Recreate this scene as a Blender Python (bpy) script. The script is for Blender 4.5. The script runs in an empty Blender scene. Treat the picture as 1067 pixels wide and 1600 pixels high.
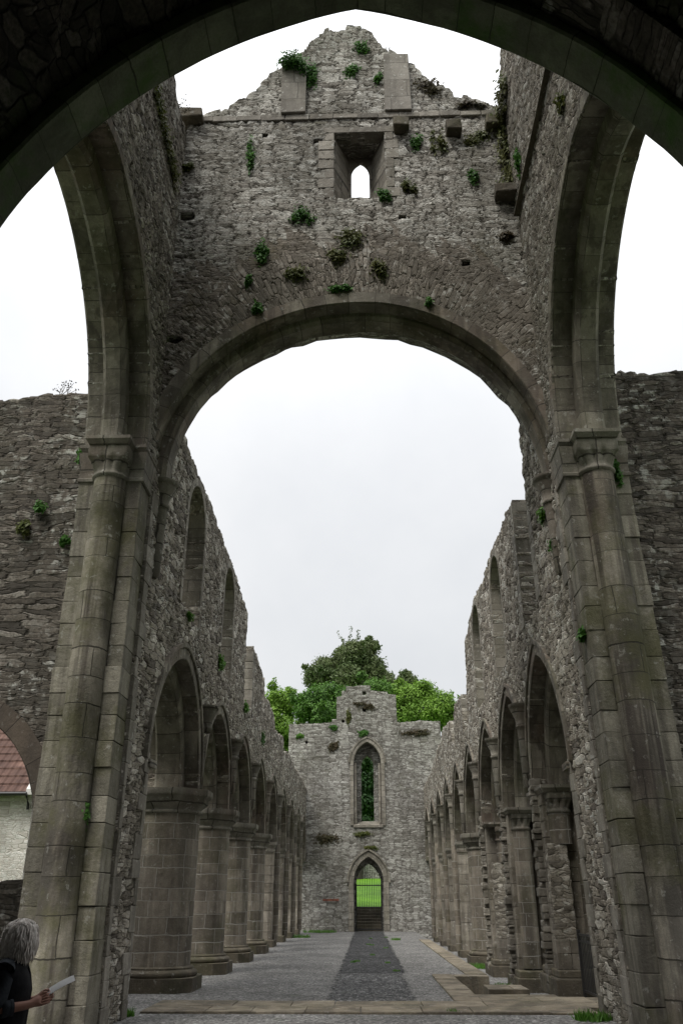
import bpy, bmesh, math, random
import numpy as np
from mathutils import Vector, Matrix, Euler
from mathutils.geometry import delaunay_2d_cdt
R = math.radians
rnd = random.Random(7)
nrs = np.random.RandomState(7)
sc = bpy.context.scene
COL = sc.collection

# ------------------------------------------------------------------ camera
W0, H0, F = 1067.0, 1600.0, 1300.0
PITCH, YAW, CAMZ = R(25.06), R(1.537), 1.7
cam_d = bpy.data.cameras.new('camera'); cam = bpy.data.objects.new('camera', cam_d); COL.objects.link(cam)
cam_d.sensor_fit = 'VERTICAL'; cam_d.sensor_height = 36.0; cam_d.lens = F / H0 * 36.0
cam_d.clip_end = 3000; cam_d.clip_start = 0.05
cam.location = (0, 0, CAMZ); cam.rotation_euler = (R(90) + PITCH, 0, YAW)
sc.camera = cam
_rot = Euler((R(90) + PITCH, 0, YAW)).to_matrix()
def ray(px, py): return _rot @ Vector(((px - W0 / 2) / F, -(py - H0 / 2) / F, -1))
def onx(px, py, x):
    d = ray(px, py); t = x / d.x; return Vector((x, t * d.y, CAMZ + t * d.z))
def ony(px, py, y):
    d = ray(px, py); t = y / d.y; return Vector((t * d.x, y, CAMZ + t * d.z))
def onz(px, py, z):
    d = ray(px, py); t = (z - CAMZ) / d.z; return Vector((t * d.x, t * d.y, z))

# ------------------------------------------------------------------ materials
class NT:
    def __init__(s, name):
        s.m = bpy.data.materials.new(name); s.m.use_nodes = True
        s.t = s.m.node_tree; s.t.nodes.clear()
        s.out = s.t.nodes.new('ShaderNodeOutputMaterial')
        s.b = s.t.nodes.new('ShaderNodeBsdfPrincipled')
        s.t.links.new(s.b.outputs[0], s.out.inputs[0])
        s.b.inputs['Specular IOR Level'].default_value = 0.2
        s.b.inputs['Roughness'].default_value = 0.9
    def n(s, typ, ins=None, **kw):
        nd = s.t.nodes.new(typ)
        for k, v in kw.items(): setattr(nd, k, v)
        for k, v in (ins or {}).items():
            if hasattr(v, 'bl_idname') and hasattr(v, 'is_output'): s.t.links.new(v, nd.inputs[k])
            else: nd.inputs[k].default_value = v
        return nd
    def math(s, op, a, b=0.0, c=0.0, clamp=False):
        return s.n('ShaderNodeMath', {0: a, 1: b, 2: c}, operation=op, use_clamp=clamp).outputs[0]
    def vmath(s, op, a, b=(0, 0, 0)):
        nd = s.n('ShaderNodeVectorMath', {0: a, 1: b}, operation=op)
        return nd.outputs['Value'] if op in ('DOT_PRODUCT', 'LENGTH') else nd.outputs[0]
    def noise(s, vec, scale, detail=4, rough=0.55, dist=0.0):
        return s.n('ShaderNodeTexNoise', {'Vector': vec, 'Scale': scale, 'Detail': detail, 'Roughness': rough, 'Distortion': dist})
    def rng(s, v, a, b, c=0.0, d=1.0, smooth=True):
        nd = s.n('ShaderNodeMapRange', {'Value': v, 'From Min': a, 'From Max': b, 'To Min': c, 'To Max': d})
        nd.interpolation_type = 'SMOOTHSTEP' if smooth else 'LINEAR'
        return nd.outputs[0]
    def mix(s, f, a, b, blend='MIX'):
        nd = s.n('ShaderNodeMix', {}, data_type='RGBA', blend_type=blend)
        for i, v in ((0, f), (6, a), (7, b)):
            if hasattr(v, 'is_output'): s.t.links.new(v, nd.inputs[i])
            else: nd.inputs[i].default_value = (tuple(v) + (1,) if i and len(v) == 3 else v)
        return nd.outputs[2]
    def ramp(s, f, stops):
        nd = s.n('ShaderNodeValToRGB', {'Fac': f}); cr = nd.color_ramp
        while len(cr.elements) < len(stops): cr.elements.new(0.5)
        for e, (p, c) in zip(cr.elements, stops): e.position = p; e.color = tuple(c) + (1,)
        return nd.outputs[0]
    def uv(s): return s.n('ShaderNodeTexCoord').outputs['UV']
    def obj(s): return s.n('ShaderNodeNewGeometry').outputs['Position']
    def color(s, c): s.t.links.new(c, s.b.inputs['Base Color'])
    def rough(s, v):
        if hasattr(v, 'is_output'): s.t.links.new(v, s.b.inputs['Roughness'])
        else: s.b.inputs['Roughness'].default_value = v
    def bump(s, h, dist=1.0, strength=1.0):
        nd = s.n('ShaderNodeBump', {'Height': h, 'Distance': dist, 'Strength': strength})
        s.t.links.new(nd.outputs[0], s.b.inputs['Normal'])
    def disp(s, h, both=True):
        nd = s.n('ShaderNodeDisplacement', {'Height': h, 'Midlevel': 0.0, 'Scale': 1.0})
        s.t.links.new(nd.outputs[0], s.out.inputs['Displacement'])
        s.m.displacement_method = 'BOTH' if both else 'BUMP'

def mul3(c, k): return tuple(x * k for x in c)

def rubble(name, stops, joint, su=2.9, sv=8.5, lichen=0.5, moss=0.25, stain=0.5, relief=0.05, k=1.0, mosscol=(0.055, 0.06, 0.02), both=True, rnd_=0.78):
    """coursed rubble; UV is in metres."""
    t = NT(name); uv = t.uv(); P = t.obj()
    w = t.noise(uv, 0.9, 3); wv = t.vmath('SUBTRACT', w.outputs['Color'], (0.5, 0.5, 0.5))
    w2 = t.noise(uv, 6.0, 2); wv2 = t.vmath('SUBTRACT', w2.outputs['Color'], (0.5, 0.5, 0.5))
    c = t.vmath('ADD', uv, t.vmath('MULTIPLY', wv, (0.5, 0.22, 0)))
    c = t.vmath('ADD', c, t.vmath('MULTIPLY', wv2, (0.07, 0.04, 0)))
    hs, cs, ed = [], [], []
    for (a, b) in ((su, sv), (su * 1.9, sv * 1.75)):
        cc = t.vmath('MULTIPLY', c, (a, b, 1))
        v = t.n('ShaderNodeTexVoronoi', {'Vector': cc, 'Scale': 1.0, 'Randomness': rnd_}, voronoi_dimensions='2D', feature='F1', distance='CHEBYCHEV')
        e = t.n('ShaderNodeTexVoronoi', {'Vector': cc, 'Scale': 1.0, 'Randomness': rnd_}, voronoi_dimensions='2D', feature='F2', distance='CHEBYCHEV')
        d = t.rng(t.math('SUBTRACT', e.outputs['Distance'], v.outputs['Distance']), 0.0, 0.17)
        tilt = t.vmath('DOT_PRODUCT', t.vmath('SUBTRACT', cc, v.outputs['Position']), t.vmath('SUBTRACT', v.outputs['Color'], (0.5, 0.5, 0.5)))
        sep = t.n('ShaderNodeSeparateColor', {0: v.outputs['Color']})
        h = t.math('ADD', t.math('MULTIPLY', d, 0.6), t.math('MULTIPLY', sep.outputs[0], 0.55))
        h = t.math('ADD', h, t.math('MULTIPLY', tilt, 0.5))
        h = t.math('MULTIPLY', h, t.math('ADD', t.math('MULTIPLY', d, 0.75), 0.25))
        hs.append(h); cs.append(sep.outputs[1]); ed.append(d)
    big = t.rng(t.noise(uv, 1.1, 3, 0.6).outputs[0], 0.44, 0.54)
    fmix = lambda a, b: t.n('ShaderNodeMix', {0: big, 2: a, 3: b}, data_type='FLOAT').outputs[0]
    h = fmix(hs[1], hs[0]); rv = fmix(cs[1], cs[0]); d = fmix(ed[1], ed[0])
    fine = t.noise(uv, 22, 5, 0.65).outputs[0]
    med = t.noise(P, 5, 4, 0.6).outputs[0]
    rv2 = t.math('ADD', t.math('MULTIPLY', rv, 0.72), t.math('MULTIPLY', med, 0.42))
    base = t.ramp(rv2, [(p, mul3(cl, k)) for p, cl in stops])
    base = t.mix(t.rng(fine, 0.36, 0.72, 0.0, 0.7), base, mul3(joint, 1.1))
    # weathering stains with a shape of their own
    st = t.rng(t.noise(t.vmath('MULTIPLY', P, (1, 1, 0.45)), 0.55, 5, 0.62, 0.6).outputs[0], 0.42, 0.60, 0, stain)
    base = t.mix(st, base, mul3((0.042, 0.039, 0.03), k))
    mo = t.rng(t.noise(P, 0.9, 6, 0.68).outputs[0], 0.52, 0.70, 0, moss)
    base = t.mix(mo, base, mosscol)
    li = t.math('MULTIPLY', t.rng(t.noise(P, 7, 4, 0.66).outputs[0], 0.50, 0.60), t.rng(t.noise(P, 0.7, 3).outputs[0], 0.40, 0.62, 0.1, 1.0))
    li = t.math('MULTIPLY', li, t.rng(rv, 0.35, 0.75, 0.15, 1.0))
    base = t.mix(t.math('MULTIPLY', li, lichen), base, (0.50, 0.50, 0.46))
    base = t.mix(t.math('ADD', t.math('MULTIPLY', d, 0.85), 0.15), mul3(joint, k), base)
    t.color(base)
    t.rough(0.92)
    hh = t.math('ADD', t.math('MULTIPLY', h, relief), t.math('MULTIPLY', fine, relief * 0.28))
    hh = t.math('ADD', hh, t.math('MULTIPLY', t.math('SUBTRACT', med, 0.5), relief * 0.5))
    hh = t.math('SUBTRACT', hh, relief * 0.6)
    t.disp(hh, both)
    return t.m

def ashlar(name, c1, c2, mortar, row=0.3, width=0.62, moss=0.2, stain=0.4, lichen=0.25, offset=0.5, mosscol=(0.06, 0.062, 0.025), joint=0.012, relief=0.012, red=0.0, block=False, streak=0.0):
    t = NT(name); uv = t.uv(); P = t.obj()
    w = t.noise(uv, 1.3, 2); c = t.vmath('ADD', uv, t.vmath('MULTIPLY', t.vmath('SUBTRACT', w.outputs['Color'], (0.5, 0.5, 0.5)), (0.10, 0.07, 0)))
    sv_ = t.n('ShaderNodeSeparateXYZ', {0: uv}).outputs[1]
    rows = t.n('ShaderNodeTexNoise', {'W': sv_, 'Scale': 0.9 / row if row else 1.0, 'Detail': 1}, noise_dimensions='1D').outputs[0]
    c = t.vmath('ADD', c, t.n('ShaderNodeCombineXYZ', {1: t.math('MULTIPLY', t.math('SUBTRACT', rows, 0.5), row * 0.9)}).outputs[0])
    w = t.noise(uv, 14, 3); c = t.vmath('ADD', c, t.vmath('MULTIPLY', t.vmath('SUBTRACT', w.outputs['Color'], (0.5, 0.5, 0.5)), (0.018, 0.018, 0)))
    br = t.n('ShaderNodeTexBrick', {'Vector': c, 'Color1': (0, 0, 0, 1), 'Color2': (1, 1, 1, 1), 'Mortar': (0.5, 0.5, 0.5, 1), 'Scale': 1.0,
             'Mortar Size': joint, 'Mortar Smooth': 0.35, 'Bias': 0.0, 'Brick Width': width, 'Row Height': row}, offset=offset, squash=0.8, squash_frequency=3)
    fac = t.math('SUBTRACT', 1.0, br.outputs['Fac'])
    rv = t.n('ShaderNodeSeparateColor', {0: br.outputs['Color']}).outputs[0]
    if block: fac = t.n('ShaderNodeValue').outputs[0]; fac.default_value = 1.0; rv = t.n('ShaderNodeNewGeometry').outputs['Random Per Island']
    med = t.noise(P, 3.5, 5, 0.62).outputs[0]; fine = t.noise(P, 38, 4, 0.7).outputs[0]; pit = t.noise(P, 13, 5, 0.7).outputs[0]
    base = t.mix(t.math('ADD', t.math('MULTIPLY', rv, 0.8), t.math('MULTIPLY', t.math('SUBTRACT', med, 0.4), 1.5), clamp=True), c1, c2)
    base = t.mix(t.rng(fine, 0.35, 0.8, 0, 0.4), base, mul3(c1, 0.6))
    if red: base = t.mix(t.math('MULTIPLY', t.rng(t.noise(P, 0.6, 3).outputs[0], 0.5, 0.64), red), base, (0.13, 0.085, 0.065))
    st = t.rng(t.noise(t.vmath('MULTIPLY', P, (1.5, 1.5, 0.25)), 1.1, 5, 0.66, 0.4).outputs[0], 0.42, 0.60, 0, stain)
    base = t.mix(st, base, (0.04, 0.036, 0.032))
    if streak:
        sk = t.math('MULTIPLY', t.rng(t.noise(t.vmath('MULTIPLY', P, (4.5, 4.5, 0.13)), 1.0, 3, 0.6, 0.2).outputs[0], 0.48, 0.60), t.rng(t.noise(P, 0.5, 3).outputs[0], 0.38, 0.55, 0.2, 1.0))
        base = t.mix(t.math('MULTIPLY', sk, streak), base, (0.045, 0.037, 0.032))
    mo = t.rng(t.noise(P, 0.8, 6, 0.7).outputs[0], 0.46, 0.66, 0, moss)
    base = t.mix(mo, base, mosscol)
    li = t.math('MULTIPLY', t.rng(t.noise(P, 8, 5, 0.66).outputs[0], 0.60, 0.66), lichen)
    base = t.mix(li, base, (0.45, 0.45, 0.41))
    base = t.mix(fac, mortar, base)
    t.color(base); t.rough(0.9)
    h = t.math('ADD', t.math('MULTIPLY', fac, relief), t.math('MULTIPLY', pit, relief * 1.3))
    h = t.math('ADD', h, t.math('MULTIPLY', fine, relief * 0.35))
    h = t.math('ADD', h, t.math('MULTIPLY', rv, relief * 0.5))
    t.bump(h, 1.0, 1.0)
    return t.m

def plain(name, c, c2=None, scale=8, rough=0.85, bump=0.0, spec=0.2, metal=0.0):
    t = NT(name); P = t.obj()
    nz = t.noise(P, scale, 4).outputs[0]
    t.color(t.mix(t.rng(nz, 0.3, 0.7), c, c2 or mul3(c, 0.7))); t.rough(rough)
    t.b.inputs['Specular IOR Level'].default_value = spec; t.b.inputs['Metallic'].default_value = metal
    if bump: t.bump(nz, bump)
    return t.m

def leafmat(name, a, b, scale=0.6):
    t = NT(name); P = t.obj()
    f = t.noise(P, scale, 3).outputs[0]; g = t.noise(P, scale * 12, 2).outputs[0]
    c = t.mix(t.rng(f, 0.35, 0.65), a, b); c = t.mix(t.rng(g, 0.4, 0.7, 0, 0.6), c, mul3(a, 0.55))
    t.color(c); t.rough(0.6); t.b.inputs['Specular IOR Level'].default_value = 0.3
    tr = t.n('ShaderNodeBsdfTranslucent', {'Color': c}); mx = t.n('ShaderNodeMixShader', {0: 0.3, 1: t.b.outputs[0], 2: tr.outputs[0]})
    t.t.links.new(mx.outputs[0], t.out.inputs[0])
    return t.m

def gravelmat(name, stops, scale=26, moss=0.0, depth=0.02):
    t = NT(name); P = t.obj()
    v = t.n('ShaderNodeTexVoronoi', {'Vector': P, 'Scale': scale, 'Randomness': 1.0}, feature='F1')
    v2 = t.n('ShaderNodeTexVoronoi', {'Vector': P, 'Scale': scale * 0.45, 'Randomness': 1.0}, feature='F1')
    rv = t.n('ShaderNodeSeparateColor', {0: v.outputs['Color']}).outputs[0]
    rv2 = t.n('ShaderNodeSeparateColor', {0: v2.outputs['Color']}).outputs[0]
    c = t.ramp(t.math('ADD', t.math('MULTIPLY', rv, 0.72), t.math('MULTIPLY', rv2, 0.28)), stops)
    big = t.noise(P, 0.5, 5, 0.6).outputs[0]
    c = t.mix(t.rng(big, 0.35, 0.7, 0, 0.45), c, mul3(stops[0][1], 1.2))
    if moss: c = t.mix(t.rng(t.noise(P, 1.6, 5, 0.7).outputs[0], 0.6, 0.72, 0, moss), c, (0.06, 0.09, 0.02))
    t.color(c); t.rough(0.85)
    t.bump(t.math('ADD', t.math('MULTIPLY', t.math('SUBTRACT', 1.0, v.outputs['Distance']), 0.5), t.math('MULTIPLY', rv, 0.6)), depth)
    return t.m

GREY = [(0.15, (0.05, 0.046, 0.039)), (0.42, (0.14, 0.131, 0.114)), (0.65, (0.245, 0.236, 0.21)), (0.95, (0.40, 0.39, 0.355))]
BROWN = [(0.2, (0.045, 0.038, 0.032)), (0.45, (0.115, 0.102, 0.082)), (0.72, (0.19, 0.172, 0.142)), (0.95, (0.36, 0.34, 0.30))]
PALE = [(0.2, (0.10, 0.094, 0.082)), (0.45, (0.23, 0.22, 0.197)), (0.7, (0.35, 0.342, 0.31)), (0.95, (0.52, 0.51, 0.47))]
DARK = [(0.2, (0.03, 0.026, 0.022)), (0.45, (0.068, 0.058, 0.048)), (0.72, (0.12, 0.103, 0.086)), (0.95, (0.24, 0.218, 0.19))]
M = {}
M['tower'] = rubble('lichened_rubble', GREY, (0.045, 0.041, 0.034), 2.3, 13.5, 0.95, 0.3, 0.6, 0.062, 2.0)
M['haunch'] = rubble('mortar_clad_rubble', [(0.2, (0.05, 0.043, 0.035)), (0.5, (0.10, 0.088, 0.072)), (0.75, (0.15, 0.132, 0.11)), (1.0, (0.25, 0.23, 0.2))], (0.07, 0.062, 0.05), 2.6, 10.5, 0.7, 0.5, 0.45, 0.042, 1.6, (0.095, 0.08, 0.04))
M['side'] = rubble('brown_rubble', BROWN, (0.04, 0.036, 0.03), 2.8, 11, 0.75, 0.2, 0.45, 0.06, 1.65)
M['nave'] = rubble('nave_rubble', BROWN, (0.045, 0.04, 0.033), 2.3, 7.8, 0.9, 0.1, 0.35, 0.075, 2.15)
M['patch'] = rubble('patch_rubble', BROWN, (0.07, 0.063, 0.052), 2.6, 8.5, 0.5, 0.15, 0.3, 0.03, 1.9)
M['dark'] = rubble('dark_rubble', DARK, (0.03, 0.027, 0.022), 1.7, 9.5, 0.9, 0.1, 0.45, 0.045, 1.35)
M['west'] = rubble('pale_rubble', PALE, (0.07, 0.064, 0.055), 2.1, 8.5, 0.6, 0.35, 0.35, 0.045, 1.2)
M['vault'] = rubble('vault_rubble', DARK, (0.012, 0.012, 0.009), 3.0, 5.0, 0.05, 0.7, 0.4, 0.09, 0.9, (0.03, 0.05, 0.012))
M['white'] = rubble('limewashed_rubble', [(0.1, (0.34, 0.31, 0.27)), (0.5, (0.58, 0.56, 0.52)), (1.0, (0.78, 0.77, 0.74))], (0.46, 0.43, 0.38), 3.4, 9.0, 0.4, 0.0, 0.3, 0.03, 1.1, both=False)
M['ash'] = ashlar('ashlar', (0.149, 0.138, 0.113), (0.322, 0.301, 0.255), (0.06, 0.055, 0.045), 0.36, 0.66, 0.3, 0.4, 0.4, red=0.35)
M['col'] = ashlar('column_ashlar', streak=0.4, c1=(0.140, 0.121, 0.094), c2=(0.336, 0.297, 0.241), mortar=(0.30, 0.285, 0.255), row=0.31, width=0.62, moss=0.4, stain=0.45, lichen=0.25, joint=0.009, relief=0.014)
M['colblock'] = ashlar('pier_blocks', streak=0.5, c1=(0.132, 0.115, 0.090), c2=(0.368, 0.333, 0.276), mortar=(0, 0, 0), row=0.31, width=0.62, moss=0.3, stain=0.45, lichen=0.5, block=True, relief=0.014)
M['pier'] = ashlar('mossy_drums', streak=0.85, c1=(0.125, 0.115, 0.090), c2=(0.275, 0.250, 0.200), mortar=(0.035, 0.032, 0.024), row=0.5, width=2.6, moss=0.7, stain=0.75, lichen=0.25, offset=0.37, mosscol=(0.078, 0.076, 0.036), joint=0.008, relief=0.014, red=0.3)
M['pblock'] = ashlar('mossy_blocks', streak=0.5, c1=(0.131, 0.122, 0.095), c2=(0.294, 0.273, 0.219), mortar=(0, 0, 0), row=0.5, width=2.6, moss=0.75, stain=0.5, lichen=0.25, mosscol=(0.078, 0.076, 0.036), block=True, relief=0.016)
M['vous'] = ashlar('voussoirs', streak=0.55, c1=(0.138, 0.125, 0.098), c2=(0.300, 0.276, 0.226), mortar=(0.06, 0.054, 0.044), row=0.46, width=3.0, moss=0.4, stain=0.5, lichen=0.3, offset=0.0, red=0.45, joint=0.008)
M['vdark'] = ashlar('algae_voussoirs', (0.13, 0.145, 0.095), (0.23, 0.25, 0.17), (0.06, 0.068, 0.042), 0.42, 3.0, 0.9, 0.4, 0.05, 0.0, mosscol=(0.075, 0.145, 0.035), joint=0.007)
M['dress'] = ashlar('dressed_stone', (0.17, 0.155, 0.125), (0.32, 0.295, 0.25), (0.09, 0.082, 0.07), 0.34, 0.8, 0.2, 0.35, 0.45)
M['dblock'] = ashlar('dressed_blocks', (0.13, 0.118, 0.096), (0.34, 0.315, 0.27), (0, 0, 0), 0.34, 0.8, 0.2, 0.4, 0.5, block=True, relief=0.016)
M['lich'] = ashlar('lichened_ashlar', (0.17, 0.155, 0.13), (0.30, 0.28, 0.245), (0.14, 0.13, 0.11), 0.6, 0.9, 0.1, 0.3, 0.75)
M['pdress'] = ashlar('pale_dressed_stone', (0.25, 0.24, 0.21), (0.40, 0.385, 0.34), (0.16, 0.15, 0.13), 0.36, 0.9, 0.1, 0.25, 0.4)
M['flag'] = ashlar('flagstones', (0.15, 0.125, 0.09), (0.30, 0.26, 0.195), (0, 0, 0), 0.75, 1.15, 0.25, 0.5, 0.3, relief=0.02, block=True)
M['kerb'] = ashlar('kerb_stone', (0.07, 0.06, 0.045), (0.19, 0.165, 0.12), (0, 0, 0), 0.5, 0.9, 0.5, 0.4, 0.3, block=True, relief=0.016)
M['gravel'] = gravelmat('gravel', [(0.0, (0.035, 0.034, 0.032)), (0.3, (0.10, 0.098, 0.093)), (0.55, (0.17, 0.166, 0.157)), (0.8, (0.28, 0.274, 0.26)), (1.0, (0.5, 0.49, 0.47))], 30, 0.3, 0.022)
M['path'] = gravelmat('path_mat', [(0.0, (0.008, 0.008, 0.008)), (0.45, (0.024, 0.024, 0.025)), (0.75, (0.075, 0.075, 0.075)), (1.0, (0.30, 0.30, 0.30))], 26, 0.25, 0.03)
M['path2'] = gravelmat('gravelled_mat', [(0.0, (0.014, 0.014, 0.014)), (0.4, (0.045, 0.045, 0.045)), (0.7, (0.12, 0.12, 0.118)), (1.0, (0.5, 0.49, 0.48))], 28, 0.2, 0.03)
M['lawn'] = leafmat('lawn_grass', (0.13, 0.33, 0.012), (0.20, 0.44, 0.02), 0.9)
M['field'] = plain('field_grass', (0.06, 0.11, 0.02), (0.08, 0.13, 0.03), 0.4)
M['iron'] = plain('black_iron', (0.012, 0.012, 0.013), (0.02, 0.019, 0.018), 20, 0.5, 0.0, 0.5)
M['ivy'] = leafmat('ivy_leaf', (0.05, 0.14, 0.02), (0.075, 0.19, 0.03), 2.0)
M['ivyy'] = leafmat('yellowing_leaf', (0.11, 0.115, 0.03), (0.075, 0.10, 0.022), 2.0)
M['brownweed'] = leafmat('dry_weed', (0.085, 0.065, 0.035), (0.06, 0.058, 0.025), 2.0)
M['grass'] = leafmat('weed_grass', (0.07, 0.19, 0.02), (0.10, 0.22, 0.03), 2.0)
M['beech'] = leafmat('beech_leaf', (0.095, 0.14, 0.05), (0.145, 0.18, 0.075), 0.5)
M['green'] = leafmat('bright_leaf', (0.13, 0.25, 0.028), (0.21, 0.36, 0.05), 0.35)
M['deep'] = leafmat('deep_leaf', (0.065, 0.155, 0.022), (0.10, 0.21, 0.03), 0.35)
M['shade'] = leafmat('dark_leaf', (0.018, 0.06, 0.010), (0.03, 0.085, 0.014), 0.5)
M['bark'] = plain('bark', (0.07, 0.06, 0.05), (0.04, 0.035, 0.03), 6, 0.9, 0.03)
M['twig'] = plain('dry_twig', (0.10, 0.085, 0.06), None, 6)

# ------------------------------------------------------------------ mesh builder
class MB:
    def __init__(s): s.v = []; s.f = []; s.uv = []; s.sm = []; s.mi = []
    def add(s, verts, faces, uvs, smooth=False, mi=0):
        o = len(s.v); s.v.extend(verts)
        for f, u in zip(faces, uvs):
            s.f.append(tuple(i + o for i in f)); s.uv.append(u); s.sm.append(smooth); s.mi.append(mi)
    def poly(s, pts, smooth=False, mi=0, uv=None):
        p = [Vector(q) for q in pts]
        if uv is None: uv = autouv(p)
        s.add([tuple(q) for q in p], [tuple(range(len(p)))], [uv], smooth, mi)
    def box(s, x0, x1, y0, y1, z0, z1, mi=0, T=None, jit=0.0):
        c = [Vector((x, y, z)) for z in (z0, z1) for y in (y0, y1) for x in (x0, x1)]
        if jit: c = [q + Vector((rnd.uniform(-jit, jit), rnd.uniform(-jit, jit), rnd.uniform(-jit, jit))) for q in c]
        if T is not None: c = [T @ q for q in c]
        fs = [(0, 2, 3, 1), (4, 5, 7, 6), (0, 1, 5, 4), (2, 6, 7, 3), (0, 4, 6, 2), (1, 3, 7, 5)]
        s.add([tuple(q) for q in c], fs, [autouv([c[i] for i in f]) for f in fs], False, mi)
    def prism(s, pts, z0, z1, smooth=False, mi=0, zs=None):
        n = len(pts); zs = zs or [z0, z1]
        per = [0.0]
        for i in range(n): per.append(per[-1] + math.dist(pts[i], pts[(i + 1) % n]))
        v = [(p[0], p[1], z) for z in zs for p in pts]
        fs, us = [], []
        for k in range(len(zs) - 1):
            for i in range(n):
                j = (i + 1) % n
                fs.append((k * n + i, k * n + j, (k + 1) * n + j, (k + 1) * n + i))
                us.append([(per[i], zs[k]), (per[i + 1], zs[k]), (per[i + 1], zs[k + 1]), (per[i], zs[k + 1])])
        s.add(v, fs, us, smooth, mi)
        s.add([(p[0], p[1], zs[-1]) for p in pts], [tuple(range(n))], [[(p[0], p[1]) for p in pts]], False, mi)
        s.add([(p[0], p[1], zs[0]) for p in pts], [tuple(range(n))[::-1]], [[(p[0], p[1]) for p in pts][::-1]], False, mi)
    def loft(s, rings, closed=True, smooth=True, mi=0, caps=True):
        """rings: list of equal-length point lists."""
        n = len(rings[0]); v = [tuple(p) for r in rings for p in r]; fs, us = [], []
        vv = [0.0]
        for k in range(1, len(rings)): vv.append(vv[-1] + max((Vector(rings[k][0]) - Vector(rings[k - 1][0])).length, 1e-4))
        uu = [0.0]
        for i in range(n): uu.append(uu[-1] + (Vector(rings[0][(i + 1) % n]) - Vector(rings[0][i])).length)
        for k in range(len(rings) - 1):
            for i in range(n if closed else n - 1):
                j = (i + 1) % n
                fs.append((k * n + i, k * n + j, (k + 1) * n + j, (k + 1) * n + i))
                us.append([(uu[i], vv[k]), (uu[i + 1], vv[k]), (uu[i + 1], vv[k + 1]), (uu[i], vv[k + 1])])
        s.add(v, fs, us, smooth, mi)
        if caps and closed:
            s.poly(rings[0][::-1], False, mi); s.poly(rings[-1], False, mi)
    def tube(s, pts, rad, n=6, mi=0):
        pts = [Vector(p) for p in pts]; rings = []
        for i, p in enumerate(pts):
            d = (pts[min(i + 1, len(pts) - 1)] - pts[max(i - 1, 0)]).normalized()
            a = d.orthogonal().normalized(); b = d.cross(a)
            r = rad[i] if isinstance(rad, (list, tuple)) else rad
            rings.append([p + (a * math.cos(q * 2 * math.pi / n) + b * math.sin(q * 2 * math.pi / n)) * r for q in range(n)])
        s.loft(rings, mi=mi)
    def build(s, name, mats, parent=None, recalc=True, bevel=0.0):
        me = bpy.data.meshes.new(name); me.from_pydata([tuple(v) for v in s.v], [], s.f)
        ul = me.uv_layers.new(name='UVMap')
        flat = np.array([c for u in s.uv for q in u for c in (q[0], q[1])], dtype=np.float32)
        ul.data.foreach_set('uv', flat)
        me.polygons.foreach_set('use_smooth', s.sm); me.polygons.foreach_set('material_index', s.mi)
        for m in (mats if isinstance(mats, (list, tuple)) else [mats]): me.materials.append(m)
        me.update()
        if recalc:
            bm = bmesh.new(); bm.from_mesh(me); bmesh.ops.recalc_face_normals(bm, faces=bm.faces); bm.to_mesh(me); bm.free()
        o = bpy.data.objects.new(name, me); COL.objects.link(o)
        if parent: o.parent = parent; o.matrix_parent_inverse = Matrix.Translation(-parent.location)
        if bevel:
            b = o.modifiers.new('bevel', 'BEVEL'); b.width = bevel; b.segments = 2; b.limit_method = 'ANGLE'; b.angle_limit = R(35)
        return o

def autouv(p):
    n = (p[1] - p[0]).cross(p[2] - p[1])
    ax = max(range(3), key=lambda i: abs(n[i]))
    if ax == 0: return [(q.y, q.z) for q in p]
    if ax == 1: return [(q.x, q.z) for q in p]
    return [(q.x, q.y) for q in p]

def tag(o, label, cat, group=None, kind=None):
    o['label'] = label; o['category'] = cat
    if group: o['group'] = group
    if kind: o['kind'] = kind
    return o
def thing(name, loc, label, cat, group=None, kind=None):
    o = bpy.data.objects.new(name, None); COL.objects.link(o); o.location = loc; o.empty_display_size = 0.2
    return tag(o, label, cat, group, kind)
def copy_thing(o, loc, label, group=None, rz=0.0, scale=None):
    c = o.copy(); COL.objects.link(c); c.location = loc; c.rotation_euler = (0, 0, rz); c['label'] = label
    if group: c['group'] = group
    if scale: c.scale = scale
    for ch in list(o.children):
        d = ch.copy(); COL.objects.link(d); d.parent = c
        for g in list(ch.children):
            e = g.copy(); COL.objects.link(e); e.parent = d
    return c

# ------------------------------------------------------------------ walls
def inside(px, py, polys):
    r = np.zeros(len(px), bool)
    for poly in polys:
        P = np.array(poly); Q = np.roll(P, -1, 0)
        for (x0, y0), (x1, y1) in zip(P, Q):
            if y0 == y1: continue
            m = ((y0 > py) != (y1 > py))
            if m.any():
                xi = (x1 - x0) * (py[m] - y0) / (y1 - y0) + x0
                r[m] ^= px[m] < xi
    return r
def resample(poly, g):
    out = []
    for a, b in zip(poly, poly[1:] + poly[:1]):
        L = math.dist(a, b); k = max(1, int(L / g))
        gg = g if not callable(g) else g(a[0])
        for i in range(k): out.append((a[0] + (b[0] - a[0]) * i / k, a[1] + (b[1] - a[1]) * i / k))
    return out
def clean(poly):
    out = []
    for p in poly:
        if not out or math.dist(p, out[-1]) > 1e-3: out.append((float(p[0]), float(p[1])))
    if math.dist(out[0], out[-1]) < 1e-3: out.pop()
    return out
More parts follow.
